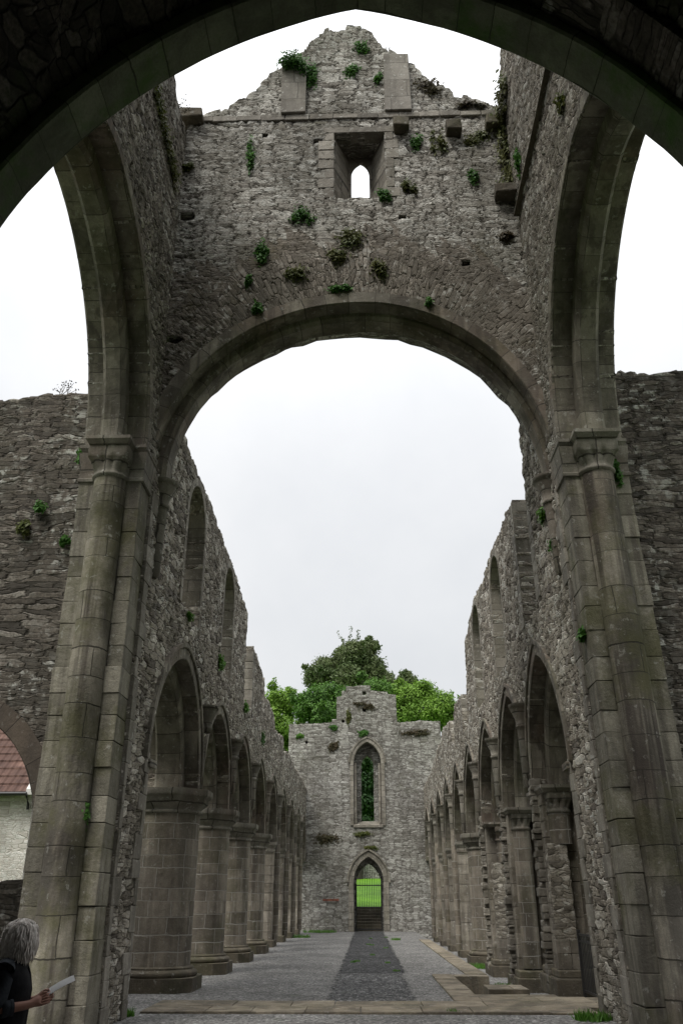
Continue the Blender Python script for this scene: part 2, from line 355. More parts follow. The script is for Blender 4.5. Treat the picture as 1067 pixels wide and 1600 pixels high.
def wall(mb, outline, holes, P3, t, us, dv, uvfn=None, bseg=0.09, mi=0, mis=0, mifn=None):
    polys = [resample(clean(p), bseg) for p in [outline] + list(holes)]
    base = [clean(p) for p in [outline] + list(holes)]
    bp = np.array([q for p in polys for q in p]); edges = []; o = 0
    for p in polys:
        n = len(p); edges += [(o + i, o + (i + 1) % n) for i in range(n)]; o += n
    vmin, vmax = bp[:, 1].min(), bp[:, 1].max()
    us = np.asarray(us); vs = np.arange(vmin, vmax, dv)
    U, V = np.meshgrid(us, vs, indexing='ij'); du = np.gradient(us)[:, None]
    U = (U + nrs.uniform(-.22, .22, U.shape) * du).ravel(); V = (V + nrs.uniform(-.22, .22, V.shape) * dv).ravel()
    k = inside(U, V, base); U, V = U[k], V[k]
    # drop points that crowd the outline
    keep = np.ones(len(U), bool); cell = 0.5
    from collections import defaultdict
    gd = defaultdict(list)
    for i, (a, b) in enumerate(bp): gd[(int(a // cell), int(b // cell))].append(i)
    ci, cj = (U // cell).astype(int), (V // cell).astype(int)
    cells = defaultdict(list)
    for i, key in enumerate(zip(ci.tolist(), cj.tolist())): cells[key].append(i)
    for key, idx in cells.items():
        nb = [q for a in (-1, 0, 1) for b in (-1, 0, 1) for q in gd.get((key[0] + a, key[1] + b), ())]
        if nb:
            idx = np.array(idx); d = np.hypot(U[idx][:, None] - bp[nb][None, :, 0], V[idx][:, None] - bp[nb][None, :, 1]).min(1)
            keep[idx[d < 0.45 * dv]] = False
    pts = [Vector(p) for p in bp.tolist()] + [Vector((a, b)) for a, b in zip(U[keep].tolist(), V[keep].tolist())]
    def tri(pts):
        vs_, _, fs, ov, _, _ = delaunay_2d_cdt(pts, edges, [], 0, 1e-6)
        A = np.array([(q[0], q[1]) for q in vs_]); Fa = np.array([f for f in fs])
        c = A[Fa].mean(1); Fa = Fa[inside(c[:, 0], c[:, 1], base)]
        m = {}
        for i, l in enumerate(ov):
            for q in l: m[q] = i
        return A, Fa, m
    A, Fa, m = tri(pts)
    B, Fb, mb2 = tri([Vector(p) for p in bp.tolist()])
    nA = len(A)
    verts = [P3(a, b, 0.0) for a, b in A] + [P3(a, b, t) for a, b in B]
    uvf = uvfn or (lambda tri_pts: [tuple(q) for q in tri_pts])
    fs = [tuple(int(i) for i in f) for f in Fa]; uv = [uvf(A[f]) for f in Fa]
    o = len(mb.v); mb.v.extend(verts)
    for f, u in zip(fs, uv): mb.f.append(tuple(i + o for i in f)); mb.uv.append(u); mb.sm.append(True); mb.mi.append(mifn(A[list(f)].mean(0)) if mifn else mi)
    for f in Fb:
        mb.f.append(tuple(int(i) + nA + o for i in f)[::-1]); mb.uv.append([tuple(B[i]) for i in f][::-1]); mb.sm.append(False); mb.mi.append(mi)
    per = 0.0
    for a, b in edges:
        pa, pb = bp[a], bp[b]; L = math.dist(pa, pb)
        if abs(pb[1] - pa[1]) >= abs(pb[0] - pa[0]): u4 = [(0, pa[1]), (0, pb[1]), (t, pb[1]), (t, pa[1])]
        else: u4 = [(pa[0], 0), (pb[0], 0), (pb[0], t), (pa[0], t)]
        mb.f.append((m[a] + o, m[b] + o, mb2[b] + nA + o, mb2[a] + nA + o)); mb.uv.append(u4); mb.sm.append(False); mb.mi.append(mis)

def arch(c0, a, c, zs, n=28, leg=None):
    """two-centred arch from left springing over the apex to the right one, outward normals too."""
    Rr = a + c; ph = math.acos(c / Rr) if c else math.pi / 2
    out = []
    for i in range(n + 1):
        t = math.pi - ph * i / n; out.append((c0 + c + Rr * math.cos(t), zs + Rr * math.sin(t), math.cos(t), math.sin(t)))
    for i in range(1, n + 1):
        t = ph * (1 - i / n); out.append((c0 - c + Rr * math.cos(t), zs + Rr * math.sin(t), math.cos(t), math.sin(t)))
    if leg is not None:
        k = max(2, int((zs - leg) / 0.4)); L = [(c0 - a, leg + (zs - leg) * i / k, -1, 0) for i in range(k)]
        out = L + out + [(c0 + a, q[1], 1, 0) for q in L[::-1]]
    return out
def sweep(mb, path, prof, P3, jit=0.006, mi=0, smooth=False):
    n = len(prof); rings = []; s = 0.0; ss = []
    prev = None; rj = 0; nextj = 0
    for (u, v, nu, nv) in path:
        if prev: s += math.dist((u, v), prev)
        prev = (u, v); ss.append(s)
        if s >= nextj: rj = rnd.uniform(-jit, jit); nextj = s + rnd.uniform(.25, .5)
        rings.append([P3(u + nu * (r + rj), v + nv * (r + rj), w) for r, w in prof])
    per = [0.0]
    for i in range(n): per.append(per[-1] + math.dist(prof[i], prof[(i + 1) % n]))
    V = [q for r in rings for q in r]; fs = []; us = []
    for k in range(len(rings) - 1):
        for i in range(n):
            j = (i + 1) % n
            fs.append((k * n + i, k * n + j, (k + 1) * n + j, (k + 1) * n + i))
            us.append([(per[i], ss[k]), (per[i + 1], ss[k]), (per[i + 1], ss[k + 1]), (per[i], ss[k + 1])])
    mb.add(V, fs, us, smooth, mi)
    mb.poly(rings[0][::-1], mi=mi); mb.poly(rings[-1], mi=mi)
def rect(r0, r1, w0, w1, ch=0.03):
    return [(r0, w0 + ch), (r0, w1 - ch), (r0 + ch, w1), (r1, w1), (r1, w0), (r0 + ch, w0)]
def ragged(pts, amp=0.12, lo=0.15, hi=0.5, seed=1):
    """walk a polyline and break it into stone-sized steps."""
    rg = random.Random(seed); out = [pts[0]]
    for a, b in zip(pts, pts[1:]):
        L = math.dist(a, b); s = 0.0
        if abs(a[0] - b[0]) < 0.05: out.append(b); continue
        while True:
            st = rg.uniform(lo, hi)
            if s + st >= L - lo * 0.5: break
            f0 = (s + 0.015) / L; s += st; f1 = (s - 0.015) / L; off = rg.uniform(-amp, amp * 0.55)
            for f, e in ((f0, -.02), (min(f0 + .03, (f0 + f1) / 2), 0.0), (f1, rg.uniform(-.03, .03))):
                out.append((a[0] + (b[0] - a[0]) * f, a[1] + (b[1] - a[1]) * f + off + e))
        out.append(b)
    return out
def grid(a, b, stops):
    """variable u spacing: stops [(u, step)]"""
    u = a; out = []
    while u < b:
        out.append(u); st = [s for q, s in stops if u >= q][-1]; u += st
    return out

ZS = 9.35                         # springing of the crossing arches
HW, TH = 3.85, 1.2                # half width between walls, wall thickness
YW = 14.0                         # east face of the tower's west wall
PL = lambda u, v, w: (-HW - w, u, v)
PR = lambda u, v, w: (HW + w, u, v)
PW = lambda u, v, w: (u, YW + w, v)

def lean(x, y, z, nave=False):
    """the old tower is out of plumb: both side walls lean a little to the south (-x)"""
    f = min(1.0, abs(x) / HW)
    if x > 0:
        k = min(1.0, max(0.0, (22 - y) / 8)) if nave else 1.0
        return x - .022 * max(z, 0) * f * k
    k = min(1.0, max(0.0, (17 - y) / 3.6)) if nave else 1.0
    return x - (.10 + .006 * max(z, 0)) * f * k
def warp(root, nave=False, skip=()):
    for o in root.children:
        if o.name.split('.')[0] in skip: continue
        warp(o, nave, skip)
        for v in o.data.vertices: v.co.x = lean(v.co.x, v.co.y, v.co.z, nave)
def unlean(x, z): return x / (1 - .022 * z / HW) if x > 0 else x / (1 + (.10 + .006 * z) / HW)
def on_side(px, py, sx):
    x = sx * HW
    for _ in range(4): q = onx(px, py, x); x = lean(sx * HW, q.y, q.z)
    return onx(px, py, x)

# ------------------------------------------------------------------ crossing tower
tower = thing('crossing_tower', (0, 10, 0), 'roofless rubble stone tower over the crossing with a ruined gable', 'tower', kind='thing')
# west wall
top = [(-3.85, 18.75), (-3.63, 18.85), (-3.3, 19.0), (-2.75, 19.4), (-2.37, 19.8), (-1.95, 20.45), (-1.55, 20.9), (-1.24, 21.2), (-.95, 21.6), (-.7, 21.9), (.13, 21.9), (.4, 21.65), (.6, 21.2), (.8, 20.95), (1.18, 20.6), (1.72, 19.95), (2.3, 19.4), (2.97, 19.05), (3.85, 18.85)]
top = [(max(-3.85, min(3.85, unlean(a, b))) if abs(a) < 3.8 else a, b) for a, b in top]
WA, ZW = 3.92, 9.2
a1 = [(p[0], p[1]) for p in arch(0, WA, 0.0, ZW, 40)]
outline = a1 + ragged(top, 0.13, 0.15, 0.45, 3)[::-1]
def putlog(px, py, s=0.12, y=YW):
    q = ony(px, py, y); q.x = unlean(q.x, q.z); j = lambda: rnd.uniform(-.02, .02)
    return [(q.x - s + j(), q.z - s * .8 + j()), (q.x + s + j(), q.z - s * .8 + j()), (q.x + s + j(), q.z + s * .8 + j()), (q.x - s + j(), q.z + s * .8 + j())]
holes = [putlog(*p) for p in ((293, 338, .14), (497, 221, .09), (628, 340, .10), (728, 411, .11), (415, 212, .07))]
hb = ony(272, 531, YW); hb.x = unlean(hb.x, hb.z); holes.append([(hb.x - .2, hb.z - .05), (hb.x + .05, hb.z - .1), (hb.x + .24, hb.z), (hb.x + .05, hb.z + .12), (hb.x - .12, hb.z + .1)])
win = [(-.52, 16.05), (.72, 16.05), (.72, 18.1), (-.52, 18.1)]
def tuv(tp):
    c = tp.mean(0); r = math.hypot(c[0], c[1] - ZS)
    if c[1] > ZS and r < WA + 1.25 + 0.25 * math.sin(c[0] * 7):
        th = math.atan2(c[1] - ZS, c[0]); out = []
        for q in tp:
            out.append((math.hypot(q[0], q[1] - ZS) * 0.9 + 30, math.atan2(q[1] - ZS, q[0]) * 4.3))
        return out
    return [tuple(q) for q in tp]
def haunch(c): return 1 if math.hypot(c[0], c[1] - ZS) < WA + 1.75 + .22 * math.sin(c[0] * 3.1) + .15 * math.sin(c[0] * 8 + c[1] * 5) + .1 * math.sin(c[0] * 21 + c[1] * 13) else 0
mb = MB(); wall(mb, outline, holes + [win], PW, 0.75, np.arange(-3.85, 3.86, 0.045), 0.045, tuv, mifn=haunch)
for h in holes:
    hx = [q[0] for q in h]; hz = [q[1] for q in h]
    mb.box(min(hx) - .1, max(hx) + .1, YW + .3, YW + .6, min(hz) - .1, max(hz) + .1)
# back leaf with the lancet, sloping sill
lan = arch(.075, .39, .2, 18.05, 8)
lanc = [(-.315, 16.7)] + [(p[0], p[1]) for p in lan] + [(.465, 16.7)]
mb2 = MB(); bo = [(p[0], p[1]) for p in arch(0, WA, 0, ZW, 20)] + [(3.85, 18.6)] + [(2.2, 19.1), (.5, 21.2), (-.6, 21.4), (-2.2, 19.5), (-3.85, 18.5)]
wall(mb2, bo, [lanc], lambda u, v, w: (u, YW + .76 + w, v), .44, np.arange(-3.8, 3.9, .5), .5, bseg=.5)
mb.v, o = mb.v + mb2.v, len(mb.v)
mb.f += [tuple(i + o for i in f) for f in mb2.f]; mb.uv += mb2.uv; mb.sm += mb2.sm; mb.mi += mb2.mi
west = mb.build('gable_wall', [M['tower'], M['haunch']], tower)
mb = MB(); f0, f1 = YW + .01, YW + .757
A4 = [(-.53, 16.04), (.73, 16.04), (.73, 18.11), (-.53, 18.11)]; B4 = [(-.2, 16.8), (.36, 16.8), (.36, 18.12), (-.2, 18.12)]
for i in range(4):                         # splayed sill, jambs and ceiling of the recess
    j = (i + 1) % 4; a, b, c_, d_ = (A4[i][0], f0, A4[i][1]), (A4[j][0], f0, A4[j][1]), (B4[j][0], f1, B4[j][1]), (B4[i][0], f1, B4[i][1])
    k = [(0, 0), (0, 0), (0, 0), (0, 0)]; u4 = [(q[1], q[2]) if i in (1, 3) else (q[0], q[1]) for q in (a, b, c_, d_)]
    mb.poly([a, b, c_, d_], uv=u4)
splay_ = mb.build('window_splay', M['dress'], tower, recalc=False)
mb = MB(); sweep(mb, arch(.075, .225, .22, 17.58, 12, leg=16.6), rect(0, .42, .745, .83, .015), PW, jit=.003); mb.box(-.28, .43, YW + .76, YW + .82, 16.5, 16.8)
mb.build('lancet_frame', M['dress'], splay_)
mb = MB()
for z in np.arange(16.06, 18.0, .30):       # dressed quoins either side of the window recess
    for sx, x in ((-1, -.52), (1, .72)):
        wd = rnd.choice((.2, .34)); x1 = x + sx * wd
        mb.box(min(x, x1), max(x, x1), YW - .035, YW + .2, z, z + rnd.uniform(.26, .29), jit=.008)
mb.box(-.75, .98, YW - .04, YW + .3, 18.1, 18.27, jit=.01)
mb.build('window_surround', M['dblock'], tower, bevel=.012)
mb = MB()
for k in range(0, 14):                          # string course below the gable
    x0 = -3.8 + k * 0.545; mb.box(x0, x0 + .535, YW - .06, YW + .2, 18.56 + rnd.uniform(-.01, .01), 18.72, jit=.012)
mb.build('string_course', M['dblock'], tower, bevel=.015)
for x0, x1, z1 in ((-1.74, -1.16, 20.55), (.745, 1.435, 20.7)):
    mb = MB(); mb.box(x0, x1, YW - .13, YW + .2, 18.73, z1, jit=.015); mb.build('gable_pilaster', M['lich'], tower, bevel=.015)
for (px, py, w, h) in ((626, 203, .17, .17), (707, 208, .18, .14), (776, 199, .28, .16), (788, 309, .24, .12), (302, 190, .26, .15)):
    q = ony(px, py, YW); mb = MB(); dx = rnd.uniform(.8, 1)
    mb.box(q.x - w, q.x + w, YW - .34 * dx, YW + .25, q.z - h, q.z + h * .9, jit=.03); mb.build('corbel', M['kerb'], tower, bevel=.03)
# west arch
mb = MB(); p = arch(0, WA, 0, ZW, 60)
sweep(mb, p, rect(-.03, .24, -.035, .5, .02), PW, jit=.004)
mb.build('outer_arch_ring', M['vous'], tower)
mb = MB(); p = arch(.06, 3.74, 0, ZW, 60)
sweep(mb, p, rect(0, .25, .32, .86, .07), PW, jit=.004)
mb.build('inner_arch_ring', M['vous'], tower)
mb = MB(); sweep(mb, p, rect(.2, .5, .8, 1.2, .03), PW); mb.build('back_arch_ring', M['vous'], tower)
# side walls over the transept arches
YC, AO, AI = 9.95, 3.45, 3.1
for side, P3, hts in ((-1, PL, [(5.0, 18.9), (7.5, 18.6), (10.5, 18.5), (12.4, 18.3), (13.3, 18.1), (14.0, 18.3), (15.2, 18.4)]), (1, PR, [(5.0, 19.6), (9, 19.7), (12, 19.9), (13.4, 19.9), (14.0, 19.3), (15.2, 19.0)])):
    a1 = [(q[0], q[1]) for q in arch(YC, AO, .3, ZS, 30)]
    outline = [(5.0, ZS), (5.9, ZS), (5.9, ZS + .01)][:1] + a1 + [(15.2, ZS)] + ragged(hts, .12, .2, .6, 5 + side)[::-1]
    mb = MB(); wall(mb, outline, [], P3, 1.13, np.arange(5.0, 15.2, .055), .055)
    mb.build('side_wall', M['side'], tower)
    mb = MB(); pth = arch(YC, AO, .3, ZS, 40)
    sweep(mb, pth, rect(-.025, .22, -.03, .42, .04), P3)
    sweep(mb, pth, rect(-.025, .22, .72, 1.16, .04), P3); mb.build('outer_arch_ring', M['vous'], tower)
    mb = MB(); sweep(mb, arch(YC, AI, .3, ZS, 40), rect(0, .4, .36, .78, .07), P3); mb.build('inner_arch_ring', M['vous'], tower)
# raking drip course on the right wall
mb = MB(); A, B = on_side(857, 125, 1), on_side(811, 338, 1)
d = (B - A).normalized(); A = A - d * 2
T = Vector((-.13, 0, 0)); nrm = Vector((0, -d.z, d.y)) * .075
r0 = [A + Vector((.1, 0, 0)), A + T, A + T * .9 + nrm, A + Vector((.1, 0, 0)) + nrm * 2]
mb.loft([r0, [q + (B - A) * .5 + Vector((.015, 0, 0)) for q in r0], [q + (B - A) for q in r0]], smooth=False)
mb.build('drip_course', M['kerb'], tower)
# east wall of the tower with the mouth of the chancel vault
VA, VC, VZ = 3.72, 1.31, 5.7
outline = [(-5.05, 0), (-VA - .22, 0), (-VA - .22, VZ)] + [(q[0], q[1]) for q in arch(0, VA + .22, VC, VZ, 24)][1:] + [(VA + .22, 0), (5.05, 0), (5.05, 18.5), (0, 18.8), (-5.05, 18.5)]
mb = MB(); wall(mb, outline, [], lambda u, v, w: (u, 5.9 - w, v), .9, np.arange(-5.05, 5.06, .25), .25, bseg=.25)
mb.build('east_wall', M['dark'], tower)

# ------------------------------------------------------------------ chancel
ch = thing('vaulted_chancel', (0, -1, 0), 'dark chancel with a pointed rubble barrel vault green with algae', 'chancel', kind='thing')
PV = lambda u, v, w: (u, 5.95 - w, v)
mb = MB(); sweep(mb, arch(0, VA, VC, VZ, 40, leg=0.0), rect(0, .4, 0, .46, .025), PV, jit=.008); mb.build('arch_ring', M['vdark'], ch)
mb = MB(); pth = arch(0, VA + .2, VC, VZ, 34, leg=0.0); ys = np.arange(5.5, -7.6, -.25)
ring = [[(u, y, v) for (u, v, _, _) in pth] for y in ys]
S = [0.0]
for q, r in zip(pth, pth[1:]): S.append(S[-1] + math.dist(q[:2], r[:2]))
n = len(pth); V = [q for r in ring for q in r]; fs, us = [], []
for k in range(len(ys) - 1):
    for i in range(n - 1):
        fs.append((k * n + i, k * n + i + 1, (k + 1) * n + i + 1, (k + 1) * n + i)); us.append([(ys[k], S[i]), (ys[k], S[i + 1]), (ys[k + 1], S[i + 1]), (ys[k + 1], S[i])])
mb.add(V, fs, us, True)
outer = [(q[0] + q[2] * .8, q[1] + q[3] * .8) for q in pth]
V = [(u, y, v) for y in (5.4, -7.6) for (u, v) in outer]; n = len(outer)
mb.add(V, [(i, i + 1, n + i + 1, n + i) for i in range(n - 1)], [[(0, S[i]), (0, S[i + 1]), (9, S[i + 1]), (9, S[i])] for i in range(n - 1)], True)
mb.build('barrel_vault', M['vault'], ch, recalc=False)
lw = [[(c0 - .38, 2.0)] + [(q[0], q[1]) for q in arch(c0, .38, .15, 5.2 + dz, 6)] + [(c0 + .38, 2.0)] for c0, dz in ((-1.5, 0), (0, .9), (1.5, 0))]  # unseen east lancets, opened to let light into the dark chancel
mb = MB(); wall(mb, [(-4.6, 0), (4.6, 0), (4.6, 6), (2.5, 10), (0, 11.5), (-2.5, 10), (-4.6, 6)], lw, lambda u, v, w: (u, -7.5 - w, v), .9, np.arange(-4.6, 4.6, .4), .4, bseg=.3)
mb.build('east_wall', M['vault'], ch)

# ------------------------------------------------------------------ crossing piers
def capring(cx, cy, r0, half, t, z, n=112, scal=0.0, nsc=10, yq=1.0):
    out = []
    for i in range(n):
        th = 2 * math.pi * i / n; c, s_ = math.cos(th), math.sin(th)
        sq = half / max(abs(c), abs(s_)); rr = r0 * (1 - t) + min(sq, half * 1.36) * t
        rr -= scal * (1 - abs(math.cos(nsc * th / 2)) ** .6)
        out.append((cx + rr * c, cy + rr * s_ * yq, z))
    return out
def capital(mb, cx, cy, r0, half, z0, z1, nsc=12):
    h = z1 - z0
    rings = [capring(cx, cy, r0 * .98, half, 0, z0 - .01), capring(cx, cy, r0 * 1.13, half, 0, z0 + .02), capring(cx, cy, r0 * 1.15, half, 0, z0 + .06), capring(cx, cy, r0 * 1.03, half, 0, z0 + .09),
             capring(cx, cy, r0 * 1.06, half, .08, z0 + .25 * h, scal=.03, nsc=nsc), capring(cx, cy, r0, half, .5, z0 + .42 * h, scal=.05, nsc=nsc), capring(cx, cy, r0, half, .85, z0 + .56 * h, scal=.075, nsc=nsc),
             capring(cx, cy, r0, half, .97, z0 + .6 * h, scal=.03, nsc=nsc), capring(cx, cy, r0, half, 1, z0 + .62 * h), capring(cx, cy, r0, half, 1, z0 + .98 * h)]
    mb.loft(rings)
def abacus(mb, x0, x1, y0, y1, z0, z1, e=.09):
    zs = [z0, z0 + (z1 - z0) * .45, z0 + (z1 - z0) * .55, z1]; es = [0, e * .75, e, e]
    mb.loft([[(x0 - q, y0 - q, z), (x1 + q, y0 - q, z), (x1 + q, y1 + q, z), (x0 - q, y1 + q, z)] for q, z in zip(es, zs)], smooth=False)
def lathe(mb, cx, cy, prof, n=40, smooth=True, square=None):
    mb.loft([[(cx + r * math.cos(2 * math.pi * i / n), cy + r * math.sin(2 * math.pi * i / n), z) for i in range(n)] for r, z in prof], smooth=smooth)

def crossing_pier(sx, south_y, fl, label):
    """fl=+1: far pier whose face looks back at the chancel"""
    g = thing('crossing_pier', (sx * 4.41, south_y, 0), label, 'pier', kind='thing')
    X = lambda x: sx * x
    f = lambda d: south_y - fl * d                     # d metres out from the wall towards the crossing
    xs = sorted
    def bx(mbb, xa, xb, da, db, z0, z1, jit=0): mbb.box(min(X(xa), X(xb)), max(X(xa), X(xb)), min(f(da), f(db)), max(f(da), f(db)), z0, z1, jit=jit)
    mb = MB()
    z = 0.0
    while z < 8.62:                                   # courses, each slightly out of line with the next
        h = min(rnd.uniform(.34, .48), 8.62 - z); h = 8.62 - z if 8.62 - z - h < .2 else h
        e = rnd.uniform(-.012, .012); k = rnd.uniform(-.014, .014)
        splay = max(0, (1.2 - z)) * .05
        bx(mb, 3.85 - .004 - splay * .5, 4.12 + e, -.0, .6 + k + splay, z + .004, z + h - .003, .008)
        bx(mb, 4.125 + e, 4.70, -.0, .46, z, z + h)
        bx(mb, 4.705 + e, 4.98 + e, -.0, .6 + e + splay, z + .004, z + h - .003, .004)
        z += h
    mb.build('ashlar_respond', M['pblock'], g, bevel=.009)
    mb = MB(); prof = []; z = 0.0
    while z < 8.67:
        h = min(rnd.uniform(.5, .75), 8.68 - z); h = 8.68 - z if 8.68 - z - h < .3 else h
        r = .292 + rnd.uniform(-.002, .002) + max(0, 1.0 - z) * .02
        prof += [(r, z + .003), (r, z + h - .003)]; z += h
    lathe(mb, X(4.41), f(.60), prof, 36); mb.build('half_column', M['pier'], g)
    mb = MB(); capital(mb, X(4.41), f(.60), .292, .37, 8.62, 9.2, 12)
    for xa, xb in ((3.82, 4.1), (4.72, 5.0)):        # side capitals
        a, b = sorted((X(xa), X(xb))); y0, y1 = sorted((f(0), f(.62)))
        rings = []
        for (e, zz) in ((-.03, 8.6), (.025, 8.62), (.03, 8.67), (0, 8.7), (.0, 8.8), (.05, 9.1), (.06, 9.2)):
            rings.append([(a - e * .6, y0 - e, zz), (b + e * .6, y0 - e, zz), (b + e * .6, y1 + e, zz), (a - e * .6, y1 + e, zz)])
        mb.loft(rings, smooth=False)
    cap_ = mb.build('capital', M['ash'], g)
    mb = MB(); a, b = sorted((X(4.06), X(4.76))); y0, y1 = sorted((f(.1), f(1.0))); abacus(mb, a, b, y0, y1, 9.2, 9.35, .06)
    for xa, xb in ((3.84, 4.06), (4.76, 4.98)):
        a, b = sorted((X(xa), X(xb))); y0, y1 = sorted((f(0), f(.66))); abacus(mb, a, b, y0, y1, 9.203, 9.343, .05)
    mb.build('abacus', M['ash'], cap_, bevel=.008)
    return g
crossing_pier(-1, YW, 1, 'tall mossy crossing pier with scalloped capital behind the woman in black')
crossing_pier(1, YW, 1, 'tall stained crossing pier with scalloped capital beside the iron railing')
crossing_pier(-1, 5.9, -1, 'crossing pier against the chancel mouth on the south side')
crossing_pier(1, 5.9, -1, 'crossing pier against the chancel mouth on the north side')

# ------------------------------------------------------------------ nave walls
PIER_Y = [20.1, 24.7, 29.3, 33.9, 38.5, 43.1, 47.7, 52.3]
ZA = 4.0
def bays(j):
    out = [((j + 19.85) / 2, (19.85 - j) / 2)]
    for p, q in zip(PIER_Y, PIER_Y[1:] + [56.9]): out.append(((p + q) / 2, (q - p) / 2 - .25))
    return out
def corbel_shaft(mb, x, sx, y, ztop, length, r=.15):
    """conical wall cap with its tapering shaft"""
    p = [(r * .35, ztop - length), (r * .62, ztop - length * .96), (r * .78, ztop - .62), (r * .82, ztop - .56), (r * .98, ztop - .54), (r * .98, ztop - .49), (r * .85, ztop - .47), (r * 1.0, ztop - .32), (r * 1.5, ztop - .14), (r * 1.55, ztop - .09), (r * 1.72, ztop - .08), (r * 1.75, ztop)]
    lathe(mb, x, y, p, 20)
left_label = 'long ruined nave wall with a row of round arches and clerestory windows'
right_label = 'long ruined nave wall with a row of pointed arches and clerestory windows'
LW = [(16.7, 18.6, 7.45, 9.6), (21.8, 23.6, 7.45, 9.57)]
RW = [(22.0, 23.8, 7.5, 9.95), (26.6, 28.4, 7.5, 10.0)]
LT = [(15.2, 11.0), (19, 10.85), (23.3, 10.7), (25.0, 10.55), (26.5, 10.35), (26.5, 7.55), (28.3, 7.6), (28.32, 9.75), (29.2, 9.75), (30.5, 9.6), (31.9, 9.55), (32.0, 8.9), (34.8, 9.0), (36.0, 8.75), (36.05, 8.3), (38.6, 8.6), (40.3, 8.7), (40.4, 8.2), (44, 8.5), (48, 8.4), (53, 8.5), (57, 8.4)]
RT = [(15.2, 11.7), (16.8, 11.6), (16.95, 10.4), (17.0, 7.5), (18.75, 7.5), (18.8, 10.75), (20, 10.95), (22.9, 11.15), (25, 10.95), (27.5, 11.2), (29, 10.9), (30.7, 10.6), (30.9, 9.4), (31.4, 7.6), (33, 7.6), (33.1, 9.1), (35.5, 9.25), (36.2, 9.0), (36.3, 8.0), (37.8, 8.0), (37.9, 9.0), (41, 9.35), (43.5, 9.0), (47, 8.8), (50, 8.5), (57, 8.4)]
for sx, P3, top, wins, lab, cc in ((-1, PL, LT, LW, left_label, .2), (1, PR, RT, RW, right_label, .75)):
    g = thing('nave_wall', (sx * 4.45, 15, 0), lab, 'wall', kind='thing')
    JY = 15.35 if sx < 0 else 15.95
    outline = [(14.0, 0), (JY, 0)]
    for c0, a in bays(JY): outline += [(q[0], q[1]) for q in arch(c0, a, cc, ZA, 16)]
    outline += [(57, ZA)] + ragged(top, .10, .25, .7, 11 + sx)[::-1] + [(15.2, ZS - .02), (14.0, ZS - .02)]
    holes = []
    for y0, y1, s0, s1 in wins:
        holes.append([(y0, s0)] + [(q[0], q[1]) for q in arch((y0 + y1) / 2, (y1 - y0) / 2, .05, s1, 12)] + [(y1, s0)])
    mb = MB(); wall(mb, outline, holes, P3, TH, grid(14.0, 57, [(0, .05), (20, .06), (26, .08), (36, .12), (46, .16)]), .062, bseg=.1)
    mb.build('rubble_masonry', M['nave'], g)
    for k, (c0, a) in enumerate(bays(JY)):
        n = 22 if k < 4 else 12
        mb = MB(); sweep(mb, arch(c0, a, cc, ZA, n), rect(-.03, .2, -.04, .3, .02), P3)
        sweep(mb, arch(c0, a + .2, cc, ZA, n), rect(0, .1, -.085, .05, .02), P3)     # hood mould
        sweep(mb, arch(c0, a, cc, ZA, n), rect(-.03, .2, .9, 1.25, .02), P3); mb.build('arch_moulding', M['vous'], g)
        mb = MB(); sweep(mb, arch(c0, a - .33, cc, ZA, n), rect(0, .4, .29, .91, .05), P3); mb.build('inner_arch', M['vous'], g)
    for y0, y1, s0, s1 in wins:
        mb = MB(); sweep(mb, arch((y0 + y1) / 2, (y1 - y0) / 2, .05, s1, 14, leg=s0), rect(-.02, .17, -.03, 1.22, .02), P3)
        mb.build('clerestory_window', M['dress'], g)
    # broken jambs of the clerestory gaps
    for (yj, z0, z1, dr) in (((28.3, 7.6, 9.7, 1),) if sx < 0 else ((18.8, 7.5, 10.7, 1), (17.0, 7.5, 9.6, -1), (33.1, 7.6, 9.0, 1))):
        z = z0; mb = MB()
        while z < z1 - .2:
            h = rnd.uniform(.24, .38); w = rnd.choice((.22, .4)); ya, yb = sorted((yj - dr * .03, yj + dr * w))
            xa, xb = sorted((sx * (HW - .04), sx * (HW + TH + .02))); mb.box(xa, xb, ya, yb, z, z + h - .008, jit=.008); z += h
        mb.build('window_jamb', M['dblock'], g, bevel=.012)
    # corbels of the arcade respond and of the west crossing arch
    mb = MB()
    for w in (.45, .75):
        xx = sx * (HW + w)
        lathe(mb, xx, JY + .04, [(.05, 3.3), (.1, 3.36), (.08, 3.45), (.13, 3.6), (.2, 3.85), (.22, 3.88), (.22, ZA - .01)], 18)
    xa, xb = sorted((sx * (HW - .1), sx * (HW + 1.0))); mb.box(xa, xb, JY - .1, JY + .35, ZA - .12, ZA + .02, jit=.01)
    mb.build('respond_corbel', M['ash'], g, bevel=.01)
    mb = MB(); corbel_shaft(mb, sx * (HW + .0), sx, 14.62, ZW, 2.0, .19); mb.build('arch_corbel', M['ash'], g)
    for k, y in enumerate(PIER_Y):
        mb = MB()
        if sx < 0: corbel_shaft(mb, sx * (HW - .07), sx, y, 5.95, .62 if k == 0 else 1.5, .16)
        else: corbel_shaft(mb, sx * (HW - .08), sx, y, 5.95, 1.9, .17)
        mb.build('vault_corbel', M['ash'], g)
    # pier-side ashlar quoins at the first jamb and at the crossing end
    mb = MB(); mq = MB(); z = 0
    while z < 8.6:
        h = rnd.uniform(.26, .42)
        if z < 3.8:
            w = rnd.choice((.18, .3, .45)); xa, xb = sorted((sx * (HW - .05), sx * (HW + .3))); mq.box(xa, xb, JY + .02 - w, JY + .025, z, z + h - .006, jit=.008)
        w = rnd.choice((.12, .24, .4)); xa, xb = sorted((sx * (HW - .05), sx * (HW + .1))); mb.box(xa, xb, 13.98, 14.0 + w, z, z + h - .006, jit=.008)
        z += h
    mb.build('quoin', M['dblock'], g, bevel=.012); mq.build('quoin', M['dblock'], g, bevel=.012)
mb = None

